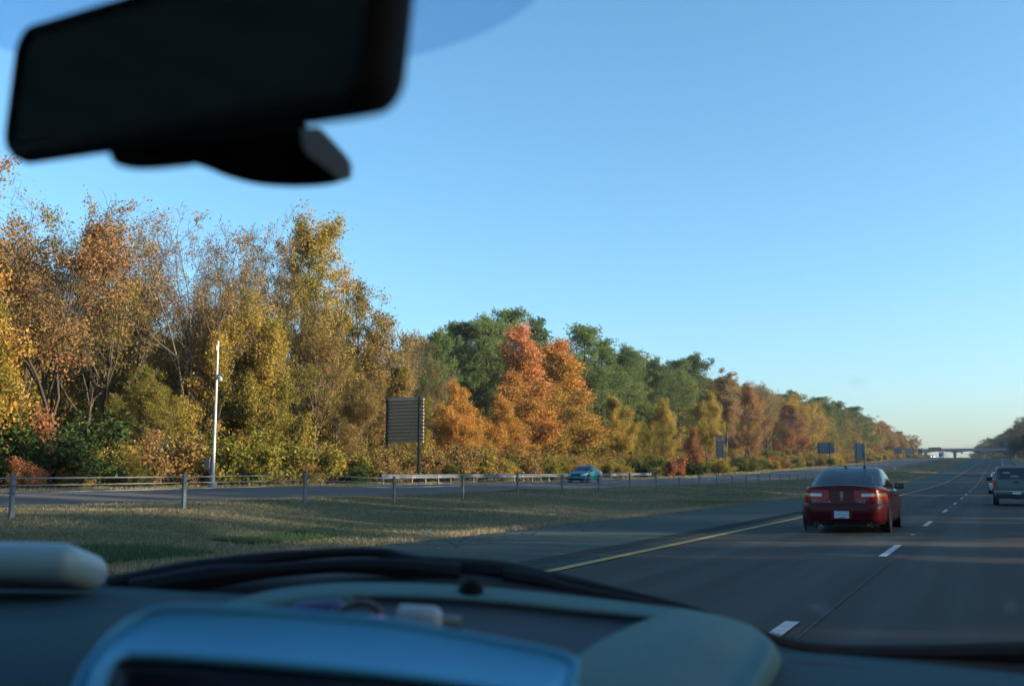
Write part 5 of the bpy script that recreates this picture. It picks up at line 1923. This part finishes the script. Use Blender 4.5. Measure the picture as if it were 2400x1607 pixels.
w1 = px_tube([(250, 1335, 1.36), (420, 1304, 1.37), (560, 1286, 1.38), (700, 1268, 1.39), (860, 1263, 1.40), (930, 1282, 1.40), (1000, 1302, 1.40)], [.010, .012, .012, .007, .006, .010, .014], M_RUB, 'wiper_arm', host)
px_tube([(300, 1345, 1.33), (480, 1318, 1.34), (600, 1306, 1.35), (760, 1294, 1.36), (900, 1296, 1.37), (1050, 1312, 1.38)], [.013, .016, .010, .009, .012, .016], M_RUB, 'wiper_blade', w1)
w2 = px_tube([(900, 1290, 1.41), (990, 1299, 1.41), (1130, 1309, 1.40), (1210, 1322, 1.40), (1290, 1336, 1.40), (1400, 1356, 1.40), (1500, 1377, 1.41), (1600, 1402, 1.42), (1700, 1440, 1.43)], [.010, .016, .017, .015, .014, .010, .008, .007, .006], M_RUB, 'wiper_arm', host)
px_tube([(1150, 1318, 1.38), (1230, 1330, 1.38), (1300, 1348, 1.38), (1480, 1382, 1.39), (1640, 1418, 1.40)], [.012, .013, .009, .007, .006], M_RUB, 'wiper_blade', w2)
px_tube([(1690, 1440, 1.42), (1850, 1484, 1.44), (2050, 1494, 1.46), (2342, 1490, 1.47), (2600, 1488, 1.48)], [.010, .010, .012, .014, .014], M_RUB, 'wiper_arm', host)

# cabin shell: roof lining, doors with side windows, seats; it shades the dashboard and is what the mirror shows
def hb(name, m, *a, bevel=.02, parent=host):
    x0, x1, y0, y1, z0, z1 = a
    return MB().box(x0 - HL.x, x1 - HL.x, y0 - HL.y, y1 - HL.y, z0 - HL.z, z1 - HL.z).build(name, m, parent, bevel=bevel)


hb('headliner', M_CABIN, -1.12, .40, -2.3, .385, 1.585, 1.63)
hb('floor_pan', M_CABIN, -1.12, .40, -2.3, 1.35, .25, .30)
for x0, x1 in ((-1.17, -1.12), (.40, .45)):
    hb('door_panel', M_CABIN, x0, x1, -2.3, 1.35, .30, 1.0)
    hb('centre_pillar', M_CABIN, x0, x1, -.75, -.6, 1.0, 1.585)
    hb('rear_pillar', M_CABIN, x0, x1, -2.3, -1.8, 1.0, 1.585)
hb('tail_panel', M_CABIN, -1.12, .40, -2.35, -2.3, .30, 1.05)
hb('firewall', M_COWL, -1.12, .40, 1.36, 1.40, .25, .92)
for x in (-.75, .03):
    sx_ = hb('front_seat', M_CABIN, x - .24, x + .24, -.55, -.40, .45, 1.08, bevel=.05)
    hb('seat_headrest', M_CABIN, x - .13, x + .13, -.58, -.48, 1.10, 1.30, bevel=.04, parent=host)
hb('rear_seat', M_CABIN, -1.05, .33, -1.75, -1.55, .45, 1.08, bevel=.05)

# ------------------------------------------------------------------ rear-view mirror
mc = at(460, 200, .47)
mir = thing('rear_view_mirror', 'black blurred rear-view mirror with sensor pod hanging at upper left', 'mirror', mc)
A0, B0, C0 = at(12, 374, .56), at(858, 252, .385), at(36, 68, .57)      # bottom left, bottom right, top left
ux = (B0 - A0)
Wm = ux.length
ux.normalize()
vy = C0 - A0
vy = (vy - ux * vy.dot(ux))
Hm = vy.length
vy.normalize()
nz = ux.cross(vy).normalized()                       # toward the camera
if nz.dot(EYE - A0) < 0:
    nz = -nz


def rrect(w, h, r, n=8, x0=0.0, y0=0.0, taper=0.0):
    out = []
    for cx, cy, a0 in ((w - r, h - r, 0), (r, h - r, 90), (r, r, 180), (w - r, r, 270)):
        for k in range(n + 1):
            a = R(a0 + 90 * k / n)
            out.append((x0 + cx + r * math.cos(a), y0 + cy + r * math.sin(a)))
    return out


def ring_solid(name, layers, m, parent, off):
    """layers: [(outline, depth toward camera)...] joined into a closed solid"""
    V, F = [], []
    n = len(layers[0][0])
    for o_, z in layers:
        V += [tuple(A0 + ux * x + vy * y + nz * z - off) for x, y in o_]
    for i in range(len(layers) - 1):
        for k in range(n):
            F.append((i * n + k, i * n + (k + 1) % n, (i + 1) * n + (k + 1) % n, (i + 1) * n + k))
    F.append(tuple(range(n)))
    F.append(tuple(reversed(range((len(layers) - 1) * n, len(layers) * n))))
    mb = MB()
    mb.add(V, F)
    return mb.build(name, m, parent, smooth=True)


def inset(d, r=.016):
    return rrect(Wm - 2 * d, Hm - 2 * d, max(.003, r - d * .5), 8, d, d)


ring_solid('housing', [(inset(.016), -.030), (inset(.006), -.020), (inset(0), -.006), (inset(.0005), .0), (inset(.003), .004), (inset(.0078), .004), (inset(.0088), .0015)], M_MIRBLK, mir, mc)
ring_solid('mirror_glass', [(inset(.0090), .0005), (inset(.0090), .0022)], M_MIRGL, mir, mc)


def px_prism(name, outline, d0, d1, shift_b, m, parent, bev=.004, off=mc):
    f = [at(x, y, d0) - off for x, y in outline]
    b_ = [at(x + shift_b[0], y + shift_b[1], d1) - off for x, y in outline]
    n = len(f)
    mb = MB().add([tuple(p) for p in f + b_], [tuple(range(n)), tuple(reversed(range(n, 2 * n)))] + [(k, (k + 1) % n, n + (k + 1) % n, n + k) for k in range(n)])
    return mb.build(name, m, parent, smooth=False, bevel=bev)


def smooth_outline(pts, n):
    return [tuple(p) for p in catmull(pts + [pts[0]], n)[:-1]]


px_prism('sensor_pod', smooth_outline([(430, 300), (440, 365), (480, 385), (530, 405), (600, 421), (690, 425), (760, 419), (786, 408), (790, 392), (740, 345), (700, 318), (690, 290), (560, 270)], 40), .60, .665, (0, -8), M_MIRBLK, mir, .003)
px_prism('button_pod', smooth_outline([(250, 340), (262, 370), (290, 381), (330, 385), (400, 380), (450, 372), (470, 340), (380, 320)], 28),   .50, .53, (0, -2), M_MIRBLK, mir, .002)
px_prism('pod_lit_face', smooth_outline([(690, 300), (725, 296), (742, 310), (775, 345), (796, 372), (797, 402), (780, 408), (735, 372), (700, 345)], 26), .592, .66, (4, 0), M_PODLIT, mir, .002)  # pale piece painting the sky-lit right face of the black pod
px_prism('mounting_stem', smooth_outline([(400, 120), (430, 240), (520, 320), (640, 320), (690, 240), (660, 120), (560, 90)], 24), .585, .62, (-20, -60), M_MIRBLK, mir, .002)

# ------------------------------------------------------------------ things lying on the dashboard
def px_box(name, label, cat, x0, x1, y0, y1, dep, thick, m, bev, tilt=(0, 0)):
    c = at((x0 + x1) / 2, (y0 + y1) / 2, dep)
    w = (x1 - x0) * K / FPX * dep / 2
    h = (y1 - y0) * K / FPX * dep / 2
    mb = MB().box(-w, w, -thick / 2, thick / 2, -h, h)
    me = mb.mesh(name, smooth=False)
    bm = bmesh.new()
    bm.from_mesh(me)
    bmesh.ops.bevel(bm, geom=bm.edges[:], offset=bev, segments=5, affect='EDGES', profile=.5, clamp_overlap=True)
    bm.to_mesh(me)
    bm.free()
    me.polygons.foreach_set('use_smooth', np.ones(len(me.polygons), bool))
    o = link(name, me, m, None, c, (R(tilt[0]), R(tilt[1]), YAW * .9))
    return tag(o, label, cat)


px_box('plastic_case', 'pale grey-green rounded plastic case on the dashboard at the left edge', 'case', -190, 216, 1252, 1336, 1.03, .10, M_CASE, .018, (-14, .8))
px_box('folded_pouch', 'dark blue folded pouch lying in the dashboard tray', 'pouch', 660, 785, 1376, 1430, .90, .05, mat('navy_cloth', (.030, .055, .150), (.022, .040, .110), 40, rough=.9), .008, (0, -4))
m = MB()
pts = [tuple(at(x, y, .885)) for x, y in ((772, 1412), (790, 1388), (812, 1379), (840, 1378), (862, 1390), (872, 1412))]
o = MB().tube([tuple(Vector(p) - Vector(pts[0])) for p in pts], .0035, 8).build('spectacle_arm', mat('amber_plastic', (.10, .085, .07), (.07, .06, .05), 20, rough=.3), None, True, loc=pts[0])
tag(o, 'dark curved spectacle arm in the dashboard tray', 'spectacles')
px_box('lip_balm', 'small pink cylinder-like packet in the dashboard tray', 'packet', 838, 882, 1407, 1432, .86, .02, mat('pink_plastic', (.42, .03, .13), (.34, .02, .10), 20, rough=.4), .004, (0, 3))
bt = thing('plastic_bottle', 'small clear white bottle lying in the dashboard tray', 'bottle', at(960, 1420, .88))
bd = (at(1010, 1424, .87) - at(905, 1418, .87))
bl = bd.length
ax = bd.normalized()
rb_ = .0125
tubep = [Vector(bt.location) * 0 - ax * bl / 2 + ax * bl * f for f in (0, .03, .12, .8, .93, 1.0)]
MB().tube(tubep, [.010, .0125, .0135, .0135, .011, .006], 16).build('bottle_body', mat('frosted_white', (.28, .35, .37), (.23, .30, .32), 12, rough=.35), bt, smooth=True)
MB().tube([ax * (bl / 2 + .0005), ax * (bl / 2 + .016)], .0065, 12).build('bottle_cap', mat('olive_cap', (.20, .22, .18), (.16, .18, .14), 12, rough=.5), bt, smooth=True)

# ------------------------------------------------------------------ the air between here and the overpass
mh = bpy.data.materials.new('haze_air')
mh.use_nodes = True
mh.node_tree.nodes.remove(mh.node_tree.nodes['Principled BSDF'])
mh.cycles.volume_sampling = 'DISTANCE'
pv = mh.node_tree.nodes.new('ShaderNodeVolumePrincipled')
pv.inputs['Color'].default_value = (.80, .88, 1.0, 1)
pv.inputs['Density'].default_value = .00013
pv.inputs['Anisotropy'].default_value = .0
mh.node_tree.links.new(pv.outputs[0], mh.node_tree.nodes['Material Output'].inputs['Volume'])
hz = MB().box(-1000, 1000, -220, 3400, -18, 48).build('haze', mh)
hz['kind'] = 'stuff'
tag(hz, 'thin pale blue haze filling the air down the highway', 'haze')
